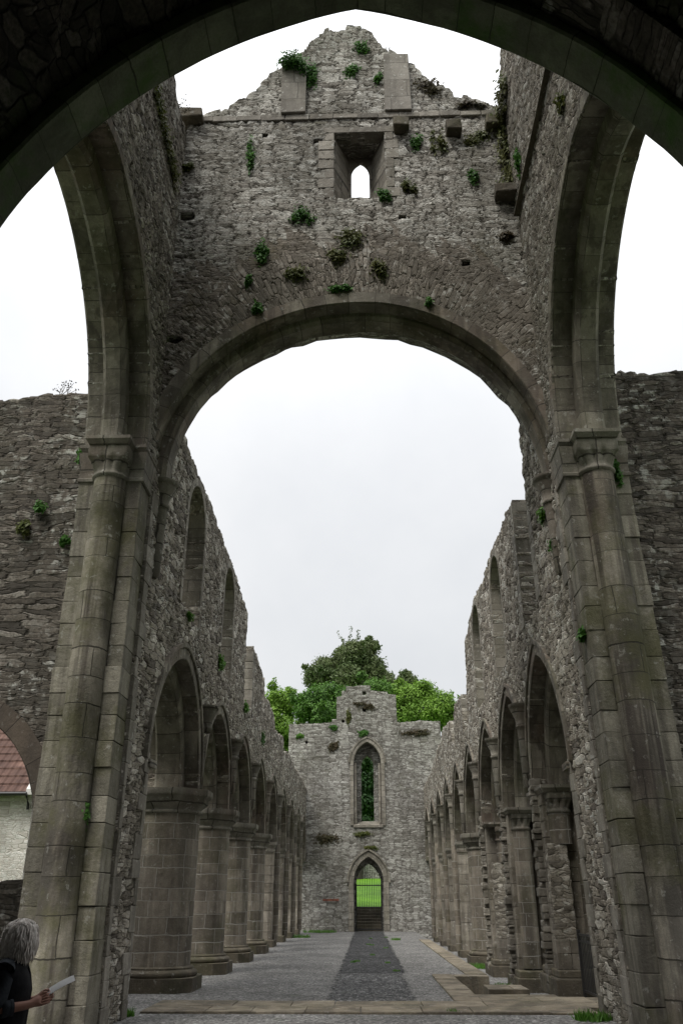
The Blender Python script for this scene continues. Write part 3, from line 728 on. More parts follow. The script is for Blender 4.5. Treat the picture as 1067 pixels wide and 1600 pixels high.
# round columns of the left arcade
def round_column(label, x=-4.45, zb=0.0, mat='col', sq=False):
    g = thing('arcade_column', (x, 0, zb), label, 'column', 'round columns of the arcade', kind='thing')
    mb = MB(); prof = []; z = .44
    while z < 3.5:
        h = min(.42, 3.52 - z); prof += [(.672, z + .004), (.672, z + h - .004)]; z += h
    lathe(mb, x, 0, prof, 48); mb.build('shaft', M[mat], g)
    mb = MB(); e, c = .86, .3
    oct_ = [(x - e + c, -e), (x + e - c, -e), (x + e, -e + c), (x + e, e - c), (x + e - c, e), (x - e + c, e), (x - e, e - c), (x - e, -e + c)]
    mb.prism(oct_, -.1, .26)
    lathe(mb, x, 0, [(.8, .255), (.84, .29), (.84, .35), (.79, .385), (.74, .40), (.76, .43), (.72, .455), (.66, .46)], 48); mb.build('base', M['kerb'], g, bevel=.02)
    mb = MB(); rings = []
    def oc(e, z, n=64, scal=0, t=1.0):
        out = []
        for i in range(n):
            th = 2 * math.pi * i / n; k = math.pi / 4; m_ = (th + k / 2) % k - k / 2
            r = e * (1 - t) + t * e / math.cos(m_); r -= scal * (1 - abs(math.cos(16 * th)) ** .6)
            out.append((x + r * math.cos(th), r * math.sin(th), z))
        return out
    rings = [oc(.67, 3.47, t=0), oc(.72, 3.5, t=0), oc(.72, 3.54, t=0), oc(.68, 3.56, t=0), oc(.70, 3.6, scal=.03, t=.2), oc(.78, 3.68, scal=.045, t=.6), oc(.80, 3.72, t=.9), oc(.80, 3.82), oc(.86, 3.84), oc(.88, 3.88), oc(.88, ZA - .005)]
    mb.loft(rings); mb.build('capital', M['ash'], g)
    for ch_ in g.children: ch_.matrix_parent_inverse = Matrix.Translation((0, 0, 0)); ch_.location = (-x, 0, 0)
    return g
C0 = round_column('thick round column with octagonal base closest to the crossing pier')
C0.location = (-4.45, PIER_Y[0], 0)
clabels = ['second round column counting from the crossing in the round arcade', 'third round column counting from the crossing in the round arcade', 'fourth and slimmest looking round column of the round arcade']
for y, l in zip(PIER_Y[1:4], clabels): copy_thing(C0, (-4.45, y, 0), l)
copy_thing(C0, (4.5, PIER_Y[3], -.35), 'round column among the pierced square piers of the pointed arcade', scale=(1, 1, (ZA + .35) / ZA))

# compound piers
def compound_pier(sx, twin, label, rough=True, patch=None, grp='square piers of the arcades', zb=0.0):
    """local origin at pier centre on the floor; nave side is -sx*x; twin shafts face the chancel."""
    g = thing('arcade_pier', (0, 0, 0), label, 'pier', grp, kind='thing')
    zl = zb
    mb = MB(); z = zl + .45
    while z < 3.8:
        h = min(rnd.uniform(.26, .4), 3.84 - z); e = rnd.uniform(-.008, .008)
        h = 3.84 - z if 3.84 - z - h < .14 else h
        mb.box(-.6 - e, .6 + e, -.52, .52, z, z + h - .006, jit=.006); z += h
    mb.build('core', M['colblock'], g, bevel=.01)
    for xs_ in ((-.27, .27) if twin else (0,)):
        for ys_ in (-1, 1):
            mb = MB(); prof = []; z = zl + .5; z = 2.8 if patch and ys_ < 0 and xs_ <= 0 else z; r = .235 if twin else .3
            while z < 3.45:
                h = min(.45, 3.5 - z); prof += [(r, z + .004), (r, z + h - .004)]; z += h
            lathe(mb, xs_, ys_ * .55, prof, 24); mb.build('half_shaft', M['col'], g)
            if ys_ < 0 or not twin:
                mb = MB(); capital(mb, xs_, ys_ * .55, r, r * 1.12, 3.42, 3.86, 10); mb.build('capital', M['ash'], g)
    mb = MB(); abacus(mb, -.6, .6, -.82, .82, 3.84, ZA - .005, .07); mb.build('abacus', M['ash'], g, bevel=.01)
    mb = MB(); mb.box(-.72, .72, -.92, .92, zl - .05, zl + .3, jit=.012); mb.box(-.66, .66, -.86, .86, zl + .3, zl + .46, jit=.01); mb.build('plinth', M['kerb'], g, bevel=.03)
    if patch:
        x0, x1 = patch
        mb = MB(); wall(mb, [(x0, zl + 1.0), (x1, zl + 1.0), (x1, 2.8), (x0, 2.8)], [], lambda u, v, w: (u, -.74 + w, v), .25, np.arange(x0, x1, .04), .04); mb.build('rubble_patch', M['patch'], g)
        mb = MB(); z = zl + .46; mid = (x0 + x1) / 2 + .05
        for z1 in (zl + .74, zl + 1.0):
            mb.box(x0 - .01, mid, -.78, -.5, z, z1 - .006, jit=.008); mb.box(mid + .006, x1 + .01, -.77, -.5, z, z1 - .006, jit=.008); z = z1
        mb.build('repair_block', M['colblock'], g, bevel=.012)
    mb = MB(); z = zl          # scar of the broken vault shaft on the nave side
    while z < ZA + .2:
        h = rnd.uniform(.06, .18); p = rnd.uniform(.08, .16); w = rnd.uniform(.10, .15)
        a, b = sorted((-sx * .5, -sx * (.62 + p))); mb.box(a, b, -w + rnd.uniform(-.04, .04), w, z, z + h - .004, jit=.018); z += h
    mb.build('broken_shaft', M['dblock'] if not rough else M['dblock'], g, bevel=.02)
    return g
def shafted_pier(sx, label, zb=0.0):
    g = thing('arcade_pier', (0, 0, 0), label, 'pier', 'square piers of the arcades', kind='thing')
    mb = MB(); z = zb + .25
    while z < 3.6:
        h = min(rnd.uniform(.3, .45), 3.62 - z); h = 3.62 - z if 3.62 - z - h < .12 else h; e = rnd.uniform(-.008, .008)
        mb.box(-.6 - e, .6 + e, -.58 - e, .58 + e, z, z + h - .006, jit=.006); z += h
    mb.build('core', M['colblock'], g, bevel=.01)
    mb = MB(); a, b = sorted((-sx * .5, -sx * .74)); 
    lathe(mb, -sx * .66, 0, [(.15, zb + .2), (.15, ZA + .5)], 16); mb.build('vault_shaft', M['col'], g)
    mb = MB(); abacus(mb, -.6, .6, -.6, .6, 3.7, ZA - .005, .08); mb.box(-.62, .62, -.62, .62, 3.56, 3.71); mb.build('capital', M['ash'], g, bevel=.012)
    mb = MB(); mb.box(-.7, .7, -.72, .72, zb - .05, zb + .26, jit=.015); mb.build('plinth', M['kerb'], g, bevel=.03)
    return g
x = 4.47
p0 = compound_pier(1, True, 'twin shafted pier with rubble patching behind the black iron railing', patch=(-.62, -.2), zb=0.0); p0.location = (x, PIER_Y[0] - .25, 0)
p1 = compound_pier(1, True, 'twin shafted pier with broken rubble edge above the stone steps', zb=-.35); p1.location = (x, PIER_Y[1], 0)
p2 = compound_pier(1, False, 'single shafted pier with a rubble patched face and weeds at its foot', patch=(-.5, .5), zb=-.35); p2.location = (x, PIER_Y[2], 0)
rl = ['square pier just past the round column of the pointed arcade', 'square pier second past the round column of the pointed arcade', 'square pier third past the round column of the pointed arcade', 'square pier by the gable wall in the pointed arcade']
s0 = shafted_pier(1, rl[0], -.35); s0.location = (x, PIER_Y[4], 0)
for y, l in zip(PIER_Y[5:], rl[1:]): copy_thing(s0, (x, y, 0), l)
ll = ['square pier just past the last round column of the round arcade', 'square pier second past the round columns of the round arcade', 'square pier third past the round columns of the round arcade', 'square pier by the gable wall in the round arcade']
s1 = shafted_pier(-1, ll[0]); s1.location = (-x, PIER_Y[4], 0)
for y, l in zip(PIER_Y[5:], ll[1:]): copy_thing(s1, (-x, y, 0), l)

# ------------------------------------------------------------------ transept walls
g = thing('transept_wall', (-9, 14.6, 0), 'dark rubble transept wall pierced by a low arch near the red roof', 'wall', kind='thing')
PT = lambda u, v, w: (u, 14.05 + w, v)
tc, ta = -7.25, 1.95
outline = [(-13.5, -.3), (tc - ta, -.3)] + [(q[0], q[1]) for q in arch(tc, ta, .05, 2.75, 20)] + [(tc + ta, -.3), (-4.7, -.3)] + ragged([(-13.5, 11.0), (-9, 10.9), (-7.2, 10.85), (-6.2, 11.0), (-4.7, 10.9)], .06, .2, .6, 23)[::-1]
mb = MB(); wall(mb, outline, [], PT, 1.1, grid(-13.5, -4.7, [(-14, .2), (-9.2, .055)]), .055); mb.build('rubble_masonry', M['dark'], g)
mb = MB(); sweep(mb, arch(tc, ta, .05, 2.75, 24, leg=-.2), rect(-.03, .33, -.04, 1.12, .02), PT); M['ringb'] = ashlar('brown_voussoirs', (0.06, 0.047, 0.036), (0.125, 0.10, 0.078), (0.03, 0.025, 0.02), 0.5, 3.0, 0.2, 0.4, 0.15, 0.0)
mb.build('arch_ring', M['ringb'], g)
g = thing('transept_wall', (9, 14.6, 0), 'dark blank rubble transept wall beside the stained pier', 'wall', kind='thing')
outline = [(4.4, -.3), (13.5, -.3)] + ragged([(4.4, 11.25), (6.3, 11.3), (8, 11.4), (13.5, 11.2)], .06, .2, .6, 29)[::-1]
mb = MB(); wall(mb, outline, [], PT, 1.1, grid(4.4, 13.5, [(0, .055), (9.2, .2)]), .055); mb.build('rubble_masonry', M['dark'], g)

# ------------------------------------------------------------------ west wall
g = thing('gable_wall', (.2, 57.5, 0), 'pale rubble gable end wall with a lancet window above a pointed doorway', 'wall', kind='thing')
PG = lambda u, v, w: (u, 57.0 + w, v)
def px57(px, py): q = ony(px, py, 57); return (q.x, q.z)
tops = [px57(*q) for q in ((452, 1131), (500, 1130), (519, 1128), (519, 1124), (526, 1124), (526, 1089), (534, 1088), (534, 1080), (541, 1079), (541, 1072), (578, 1071), (579, 1079), (604, 1081), (606, 1085), (618, 1086), (620, 1128), (650, 1127), (687, 1127))]
dc = .17
dz = 2.75
door = [(dc - .95, -.1)] + [(q[0], q[1]) for q in arch(dc, .95, .7, dz, 14)] + [(dc + .95, -.1)]
wc = .18
wdw = [(wc - .92, 6.1)] + [(q[0], q[1]) for q in arch(wc, .92, .55, 10.0, 14)] + [(wc + .92, 6.1)]
ph = [[(a - s, b - s), (a + s, b - s), (a + s, b + s), (a - s, b + s)] for (a, b), s in ((px57(569, 1083), .12), (px57(569, 1109), .13), (px57(536, 1127), .1), (px57(479, 1160), .09))]
outline = [(tops[0][0], -.4), (door[0][0], -.4)] + door + [(door[-1][0], -.4), (tops[-1][0], -.4)] + ragged(tops, .035, .25, .6, 31)[::-1]
mb = MB(); wall(mb, outline, [wdw] + ph, PG, .8, np.arange(-5, 5.6, .11), .11, bseg=.12)
d2 = [(dc - .8, -.1)] + [(q[0], q[1]) for q in arch(dc, .8, .55, 2.65, 14)] + [(dc + .8, -.1)]
w2 = [(wc - .42, 6.3)] + [(q[0], q[1]) for q in arch(wc, .42, .35, 9.9, 14)] + [(wc + .42, 6.3)]
b2 = MB(); wall(b2, [(tops[0][0] + .02, -.4), (d2[0][0], -.4)] + d2 + [(d2[-1][0], -.4), (tops[-1][0] - .02, -.4), (tops[-1][0] - .02, 12.2), (2.2, 12.3), (2.1, 14.2), (-1.4, 14.2), (-1.6, 12.3), (tops[0][0] + .02, 12.2)], [w2], lambda u, v, w: (u, 57.8 + w, v), .6, np.arange(-5, 5.5, .5), .5, bseg=.3)
o = len(mb.v); mb.v += b2.v; mb.f += [tuple(i + o for i in f) for f in b2.f]; mb.uv += b2.uv; mb.sm += b2.sm; mb.mi += b2.mi
mb.build('rubble_masonry', M['west'], g)
mb = MB(); sweep(mb, arch(dc, .95, .7, dz, 20, leg=0), rect(-.02, .3, -.06, .7, .03), PG); sweep(mb, arch(dc, 1.25, .7, dz, 20), rect(0, .12, -.14, .1, .03), PG); mb.build('doorway_surround', M['dress'], g)
mb = MB(); sweep(mb, arch(wc, .92, .55, 10.0, 20, leg=6.1), rect(-.03, .22, -.07, .5, .04), PG); sweep(mb, arch(wc, 1.12, .55, 10.0, 20), rect(0, .12, -.12, .1, .03), PG)
for s_ in (-1, 1): mb.tube([(wc + s_ * .80, 57.15, 6.2), (wc + s_ * .80, 57.15, 10.0)], .09, 8)
mb.build('window_surround', M['dress'], g)
mb = MB(); mb.loft([[(wc - .95, 56.92, 5.98), (wc + .95, 56.92, 5.98), (wc + .95, 56.92, 6.12), (wc - .95, 56.92, 6.12)], [(wc - .95, 57.85, 5.98), (wc + .95, 57.85, 5.98), (wc + .95, 57.85, 6.42), (wc - .95, 57.85, 6.42)]], smooth=False); mb.build('window_sill', M['dress'], g)
mb = MB(); q = px57(517, 1406); mb.box(q[0] - .5, q[0] + .5, 56.965, 57.1, q[1] - .06, q[1] + .06, jit=.01); mb.build('brick_patch', plain('red_brick', (0.22, 0.09, 0.06), (0.12, 0.05, 0.04), 5), g)

# iron gate in the doorway
gt = thing('iron_gate', (dc, 57.75, 0), 'black barred iron gate filling the far pointed doorway', 'gate')
mb = MB()
def archz(x, a, c, zs):
    Rr = a + c; return zs + math.sqrt(max(Rr * Rr - (abs(x) + c) ** 2, 0))
n = 15
for i in range(n):
    xx = -.76 + 1.52 * i / (n - 1); mb.tube([(dc + xx, 57.72, .06), (dc + xx, 57.72, archz(xx, .8, .55, 2.65) - .02)], .013, 6)
mb.build('bars', M['iron'], gt)
mb = MB()
for z in (.1, 1.35, 2.6): mb.box(dc - .79, dc + .79, 57.70, 57.745, z - .03, z + .03)
for s_ in (-1, 1): mb.box(dc + s_ * .78 - .03, dc + s_ * .78 + .03, 57.695, 57.75, .02, 2.7)
mb.build('frame', M['iron'], gt)

for o in list(COL.objects):
    b = o.name.split('.')[0]
    if o.type == 'EMPTY' and b == 'crossing_tower': warp(o, skip=('corbel', 'drip_course'))
    elif o.type == 'EMPTY' and b == 'crossing_pier': warp(o)
    elif o.type == 'EMPTY' and b == 'nave_wall': warp(o, True)

# ------------------------------------------------------------------ ground, paths, steps
def struct(o, label, cat, kind='structure'): o['kind'] = kind; o['label'] = label; o['category'] = cat; return o
mb = MB(); mb.poly([(-1500, -1500, -.40), (1500, -1500, -.40), (1500, 1500, -.40), (-1500, 1500, -.40)]); struct(mb.build('ground', M['field'], recalc=False), 'grassy ground stretching away around the ruined abbey', 'ground')
mb = MB()
mb.poly([(-14, -9, 0), (14, -9, 0), (14, 16.0, 0), (3.0, 16.0, 0), (3.0, 17.75, 0), (2.13, 17.75, 0), (2.13, 23.6, 0), (3.0, 23.6, 0), (3.0, 57.9, 0), (-9, 57.9, 0), (-9, 14.6, 0), (-14, 14.6, 0)])
mb.poly([(2.13, 19.3, 0), (2.13, 23.6, 0), (2.13, 23.6, -.38), (2.13, 19.3, -.38)]); mb.poly([(3.0, 23.6, 0), (3.0, 57.9, 0), (3.0, 57.9, -.38), (3.0, 23.6, -.38)])
mb.poly([(2.13, 23.6, 0), (3.0, 23.6, 0), (3.0, 23.6, -.38), (2.13, 23.6, -.38)])
struct(mb.build('floor', M['gravel'], recalc=False), 'grey gravel floor of the nave and crossing', 'floor')
mb = MB(); mb.poly([(2.0, 16, -.36), (9, 16, -.36), (9, 57.9, -.36), (2.0, 57.9, -.36)]); struct(mb.build('floor', M['gravel'], recalc=False), 'sunken gravel floor under the pointed arcade', 'floor')
def slabs(name, x0, x1, y0, y1, n, z0, z1, mat, label, cat='paving', alongx=True):
    mb = MB(); cuts = [0] + sorted(rnd.uniform(.02, .98) if False else (i + rnd.uniform(-.25, .25)) / n for i in range(1, n)) + [1]
    for a, b in zip(cuts, cuts[1:]):
        zz = z1 + rnd.uniform(-.006, .006)
        if alongx: mb.box(x0 + (x1 - x0) * a + .006, x0 + (x1 - x0) * b - .006, y0, y1, z0, zz, jit=.006)
        else: mb.box(x0, x1, y0 + (y1 - y0) * a + .006, y0 + (y1 - y0) * b - .006, z0, zz, jit=.006)
    return struct(mb.build(name, M[mat], bevel=.012), label, cat)
slabs('paving', -3.8, 3.85, 16.0, 16.85, 8, -.1, .035, 'flag', 'sandstone paving strip across the nave entrance')
slabs('paving', -3.8, 3.0, 16.86, 17.75, 6, -.1, .03, 'flag', 'inner row of sandstone paving across the nave entrance')
slabs('paving', 2.14, 5.2, 17.76, 18.7, 3, -.4, .02, 'flag', 'sandstone paving slabs in front of the twin shafted pier')
slabs('paving', 2.14, 5.2, 16.86, 17.75, 4, -.4, .022, 'flag', 'sandstone paving slabs by the iron railing') if False else None
slabs('paving', 3.0, 5.2, 16.86, 17.75, 2, -.4, .026, 'flag', 'short sandstone paving run under the railing')
slabs('paving', 2.14, 3.9, 18.71, 19.35, 2, -.4, .0, 'flag', 'worn sandstone paving slabs at the top of the steps')
slabs('kerb', 1.62, 2.13, 17.76, 23.4, 5, -.2, .035, 'flag', 'tan sandstone kerb beside the stone steps', 'kerb', False)
slabs('kerb', 1.62, 3.0, 23.41, 23.95, 2, -.4, .035, 'flag', 'short tan kerb at the head of the steps', 'kerb')
slabs('kerb', 2.5, 3.0, 23.96, 45.0, 17, -.4, .035, 'flag', 'long tan sandstone kerb along the sunken pointed arcade', 'kerb', False)
slabs('step', 2.62, 3.5, 20.7, 21.8, 2, -.4, -.02, 'flag', 'low worn stone step beside the pointed arcade', 'step')
mb = MB()
def strip(x0, x1, y0, y1, z, n, am):
    L = [(x0 + rnd.uniform(-am, am), y0 + (y1 - y0) * i / n, z) for i in range(n + 1)]; Rr = [(x1 + rnd.uniform(-am, am), q[1], z) for q in L]
    for i in range(n): mb.poly([L[i], Rr[i], Rr[i + 1], L[i + 1]])
strip(-.72, .98, 24.6, 57.5, .006, 330, .085); struct(mb.build('path', M['path'], recalc=False), 'dark matting path leading down the nave to the gate', 'path')
mb = MB(); strip(-.72, .85, 17.76, 24.7, .005, 90, .12); struct(mb.build('path', M['path2'], recalc=False), 'gravel strewn end of the dark matting path', 'path')
# steps up behind the gate, lawn, boundary wall
mb = MB()
for i in range(8): mb.box(-1.6, 2.0, 58.5 + i * .32, 58.5 + (i + 1) * .32 + (.3 if i == 7 else 0), -.3, .17 * (i + 1), jit=.006)
tag(mb.build('stone_stair', M['kerb'], bevel=.015), 'dark stone steps climbing to the lawn behind the gate', 'steps', kind='thing')
mb = MB(); N = 16
for i in range(N):
    for j in range(N):
        u0, u1, v0, v1 = -30 + 60 * i / N, -30 + 60 * (i + 1) / N, j / N, (j + 1) / N
        hz = lambda v: 1.36 + 2.5 * v ** .9
        mb.poly([(u0, 61.1 + 33 * v0, hz(v0)), (u1, 61.1 + 33 * v0, hz(v0)), (u1, 61.1 + 33 * v1, hz(v1)), (u0, 61.1 + 33 * v1, hz(v1))], True)
for s in ((-30, -1.6), (2.0, 30)): mb.poly([(s[0], 61.1, -.4), (s[1], 61.1, -.4), (s[1], 61.1, 1.36), (s[0], 61.1, 1.36)])
struct(mb.build('lawn', M['lawn'], recalc=False), 'bright green sloping lawn beyond the doorway', 'lawn')
mb = MB(); wall(mb, [(-14, 3.4), (14, 3.4)] + ragged([(-14, 6.6), (0, 6.4), (14, 6.6)], .08, .3, .9, 41)[::-1], [], lambda u, v, w: (u, 93.0 + w, v), .6, np.arange(-14, 14, .5), .4, bseg=.4)
tag(mb.build('boundary_wall', M['west']), 'grey boundary wall across the top of the lawn', 'wall', kind='thing')

# iron railing gate at the pointed arcade
rg = thing('iron_railing', (4.22, 17.5, 0), 'small black iron railing standing in the pointed arch opening', 'railing')
for y in (17.0, 18.72):
    mb = MB(); mb.box(4.19, 4.25, y - .03, y + .03, .0, 1.18); mb.build('post', M['iron'], rg, bevel=.006)
mb = MB()
for z in (.12, .98, 1.1): mb.box(4.205, 4.235, 15.5, 18.72, z - .02, z + .02)
mb.build('rails', M['iron'], rg)
mb = MB()
for k in range(25): mb.tube([(4.22, 15.6 + k * .125, .12), (4.22, 15.6 + k * .125, 1.1)], .011, 6)
mb.build('bars', M['iron'], rg)

# ------------------------------------------------------------------ building with the red roof
bh = thing('stone_cottage', (-12, 27, 0), 'whitewashed rubble building with a red tiled roof seen through the low arch', 'building')
qe = ony(57, 1210, 26); qb = ony(20, 1420, 26); ez = ony(30, 1238, 26).z; xr = ony(50, 1238, 26).x + .1
mb = MB(); mb.box(xr - 16, xr, 26, 33, -.4, ez + .05); mb.poly([(xr, 26, ez), (xr, 33, ez), (xr, 29.5, ez + 3.6)])
mb.build('wall', M['white'], bh)
t = NT('red_pantiles'); uv = t.uv()
sx_ = t.n('ShaderNodeSeparateXYZ', {0: uv})
wv = t.math('SINE', t.math('MULTIPLY', sx_.outputs[0], 2 * math.pi / .24)); rowf = t.math('FRACT', t.math('DIVIDE', sx_.outputs[1], .3))
cell = t.n('ShaderNodeTexWhiteNoise', {'Vector': t.n('ShaderNodeCombineXYZ', {0: t.math('FLOOR', t.math('DIVIDE', sx_.outputs[0], .24)), 1: t.math('FLOOR', t.math('DIVIDE', sx_.outputs[1], .3))}).outputs[0]}, noise_dimensions='2D')
t.color(t.mix(t.noise(uv, 2, 4).outputs[0], t.ramp(cell.outputs[0], [(0, (.075, .042, .034)), (.6, (.13, .072, .055)), (1, (.22, .13, .10))]), (.07, .045, .038)))
t.bump(t.math('ADD', t.math('MULTIPLY', wv, .5), t.math('SUBTRACT', 1.0, rowf)), .05); M['tiles'] = t.m
mb = MB(); x0, x1 = xr - 16, xr - .12
nseg = 14
for k in range(nseg):     # overlapping tile courses
    f0, f1 = k / nseg, (k + 1) / nseg
    a = (25.7 + 3.8 * f0, ez - .05 + 3.7 * f0 + .05); b = (25.7 + 3.8 * f1, ez - .05 + 3.7 * f1)
    L = 5.3 / nseg
    mb.poly([(x0, a[0], a[1]), (x1, a[0], a[1]), (x1, b[0], b[1]), (x0, b[0], b[1])], uv=[(x0, k * L), (x1, k * L), (x1, (k + 1) * L), (x0, (k + 1) * L)])
    mb.poly([(x0, a[0], a[1] - .06), (x1, a[0], a[1] - .06), (x1, a[0], a[1]), (x0, a[0], a[1])])
mb.poly([(x0, 33.3, ez - .05), (x1, 33.3, ez - .05), (x1, 29.5, ez + 3.65), (x0, 29.5, ez + 3.65)])
roof_ = mb.build('roof', M['tiles'], bh, recalc=False)
mb = MB()
for y0, z0, y1, z1 in ((25.66, ez - .1, 29.5, ez + 3.7), (33.34, ez - .1, 29.5, ez + 3.7)):
    mb.loft([[(xr - .14, y0, z0), (xr + .05, y0, z0), (xr + .05, y0, z0 + .16), (xr - .14, y0, z0 + .16)], [(xr - .14, y1, z1), (xr + .05, y1, z1), (xr + .05, y1, z1 + .16), (xr - .14, y1, z1 + .16)]], smooth=False)
M['lime'] = plain('white_paint', (.72, .71, .68), (.55, .54, .5), 3); mb.build('verge', M['lime'], roof_)
mb = MB(); mb.tube([(xr - 16, 25.62, ez - .08), (xr - .1, 25.62, ez - .08)], .055, 8); mb.tube([(xr - .12, 25.66, ez - .1), (xr - .12, 25.92, ez - .35), (xr - .12, 25.93, ez - .5)], .04, 8); mb.build('gutter', M['iron'], roof_)
mb = MB(); wall(mb, [(-13, -.3), (-5.15, -.3)] + ragged([(-13, 2.2), (-9, 2.1), (-5.15, 2.0)], .05, .2, .5, 77)[::-1], [], lambda u, v, w: (u, 17.2 + w, v), .7, np.arange(-13, -5.15, .12), .12)
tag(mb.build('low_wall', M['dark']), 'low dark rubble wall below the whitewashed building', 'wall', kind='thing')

# ------------------------------------------------------------------ plants
def leaf(mb, p, n, s, mi=0, elong=1.3):
    n = n.normalized(); a = n.orthogonal().normalized(); a = Matrix.Rotation(rnd.uniform(0, 6.28), 3, n) @ a; b = n.cross(a)
    v = [p - a * s * elong, p + b * s * .7 - a * s * .1, p + a * s * elong, p - b * s * .7 + n * s * .2]
    mb.add([tuple(q) for q in v], [(0, 1, 2, 3)], [[(0, 0), (1, 0), (1, 1), (0, 1)]], False, mi)
def rv(): return Vector((rnd.gauss(0, 1), rnd.gauss(0, 1), rnd.gauss(0, 1))).normalized()
def clump(name, c, nrm, au, w, h, label, mat='ivy', n=None, size=.045, cat='plant', group='plants growing on the ruined walls', depth=.10):
    """leafy clump on a wall: au = horizontal axis along the wall; hangs downward"""
    mb = MB(); n = int((n or 0) * 1.5) or int(1000 * min(max(w * h * 3, .3), 3)); size = size * .72; blobs = [(rnd.uniform(-.6, .6), rnd.uniform(-.65, .65), rnd.uniform(.3, .6)) for _ in range(6)]
    for _ in range(n):
        bu, bv, br = rnd.choice(blobs); br *= rnd.choice((.8, 1.0, 1.35)); du, dv = bu + rnd.gauss(0, br * .45), bv + rnd.gauss(-.1, br * .5)
        if rnd.random() < .25: dv = round(dv * 3) / 3 + rnd.gauss(0, .05)        # rooted along the joints
        elif rnd.random() < .2: dv -= abs(rnd.gauss(0, .3))   # trailing
        dep = abs(rnd.gauss(0, .5)) * depth * max(.15, 1 - (du * du + dv * dv) * .3) + .02
        p = Vector(c) + au * du * w + Vector((0, 0, dv * h)) + nrm * dep
        leaf(mb, p, nrm + rv() * .8 + Vector((0, 0, .4)), size * rnd.uniform(.6, 1.3))
    return tag(mb.build(name, M[mat], recalc=False), label, cat, group)
NW, AX = Vector((0, -1, 0)), Vector((1, 0, 0))
K = .0148   # metres per photo pixel on the tower wall
for (px, py, w, h, mat, lab) in (
    (393, 240, 7, 32, 'ivy', 'narrow hanging strip of green ivy on the upper tower wall'),
    (474, 336, 24, 18, 'ivy', 'dense round ivy clump below and beside the tower window'),
    (548, 372, 20, 16, 'ivyy', 'yellow green plant clump right under the tower window'),
    (527, 402, 22, 12, 'ivyy', 'yellowing plant clump over the crown of the big arch'),
    (592, 418, 14, 18, 'ivyy', 'sparse yellowing plant above the arch crown to its right'),
    (462, 428, 18, 12, 'ivyy', 'straggly yellow plant above the arch crown to its left'),
    (410, 396, 12, 17, 'ivy', 'small bright ivy tuft halfway down the tower wall'),
    (389, 440, 6, 9, 'ivy', 'tiny green tuft near the arch haunch'),
    (404, 482, 10, 9, 'ivy', 'green leafy tuft hanging on the arch ring'),
    (533, 453, 18, 5, 'ivy', 'low green plants rooted along the arch crown'),
    (600, 308, 12, 9, 'ivy', 'bright green tuft on the tower window sill corner'),
    (640, 290, 12, 14, 'ivyy', 'pale green tuft right of the tower window'),
    (648, 222, 13, 15, 'ivy', 'green bush tucked below the first corbel stone'),
    (683, 222, 15, 20, 'ivyy', 'yellow green bush between two corbel stones'),
    (745, 215, 26, 14, 'ivyy', 'spread of yellow green weeds below the corbel by the corner'),
    (737, 277, 10, 12, 'ivy', 'small green tuft on open wall between corbels and ledge'),
    (790, 372, 14, 6, 'brownweed', 'brown dry weed under the dark stone ledge'),
    (567, 76, 14, 10, 'ivy', 'round green bush near the top of the tower gable'),
    (551, 110, 12, 11, 'ivy', 'green bush between the two gable pilasters'),
    (590, 122, 6, 9, 'ivy', 'small green bush against the gable pilaster flank'),
    (666, 136, 24, 14, 'brownweed', 'brown weedy growth on the sloping gable shoulder'),
    (738, 166, 26, 6, 'brownweed', 'thin brown weeds along the gable foot'),
    (295, 264, 12, 6, 'ivyy', 'low yellow green weeds in the corner of the tower'),
    (669, 473, 6, 8, 'ivy', 'little green sprig on the arch ring haunch'),
    ):
    q = ony(px, py, YW); z = q.z; k = (q - cam.location).length / F * .92
    clump('wall_plant', q, NW, AX, w * k, h * k * 1.15, lab, mat, size=.05)
q = ony(462, 105, YW - .13); clump('ivy_clump', q, NW, AX, .5, .2, 'thick green ivy draped over the top of the gable pilaster', 'ivy', 700, .05, group='plants growing on the ruined walls', depth=.3)
q = ony(484, 118, YW); clump('ivy_clump', q, NW, AX, .2, .42, 'green ivy trailing down the flank of the gable pilaster', 'ivy', 300, .05)
# ivy streak down the left tower wall and the moss fringe of the right corner
mb = MB()
pts = [on_side(px, py, -1) for px, py in ((240, 140), (248, 180), (256, 215), (264, 250), (271, 288))]
for a, b in zip(pts, pts[1:]):
    for _ in range(170):
        p = a.lerp(b, rnd.random()) + Vector((abs(rnd.gauss(0, .05)) + .03, rnd.gauss(0, .09), rnd.gauss(0, .1))); leaf(mb, p, Vector((1, -.4, .4)) + rv() * .8, .04 * rnd.uniform(.6, 1.3))
tag(mb.build('ivy_trail', M['ivyy'], recalc=False), 'long yellow green trail of ivy down the inner tower wall', 'plant', 'plants growing on the ruined walls')
mb = MB()
for a, b, n_ in ((ony(812, 120, YW - .9), ony(800, 205, YW - .1), 500), (ony(800, 205, YW - .1), ony(805, 290, YW - .1), 420)):
    for _ in range(n_):
        p = a.lerp(b, rnd.random()); p.x = lean(HW, p.y, p.z) - abs(rnd.gauss(0, .12)) - .02; p.z += rnd.gauss(0, .1); p.y += rnd.gauss(0, .08); leaf(mb, p, Vector((-1, -.8, .3)) + rv() * .7, .045 * rnd.uniform(.6, 1.3))
tag(mb.build('ivy_trail', M['ivyy'], recalc=False), 'hanging fringe of yellow moss in the tower corner beside the drip course', 'plant', 'plants growing on the ruined walls')
q = on_side(880, 160, 1); clump('wall_plant', q, Vector((-1, 0, 0)), Vector((0, 1, 0)), .2, .2, 'small yellow tuft beyond the drip course', 'ivyy', 120)
q = on_side(812, 248, 1); clump('wall_plant', q, Vector((-1, 0, 0)), Vector((0, 1, 0)), .2, .35, 'small green ivy patch beside the hanging moss fringe', 'ivy', 200)
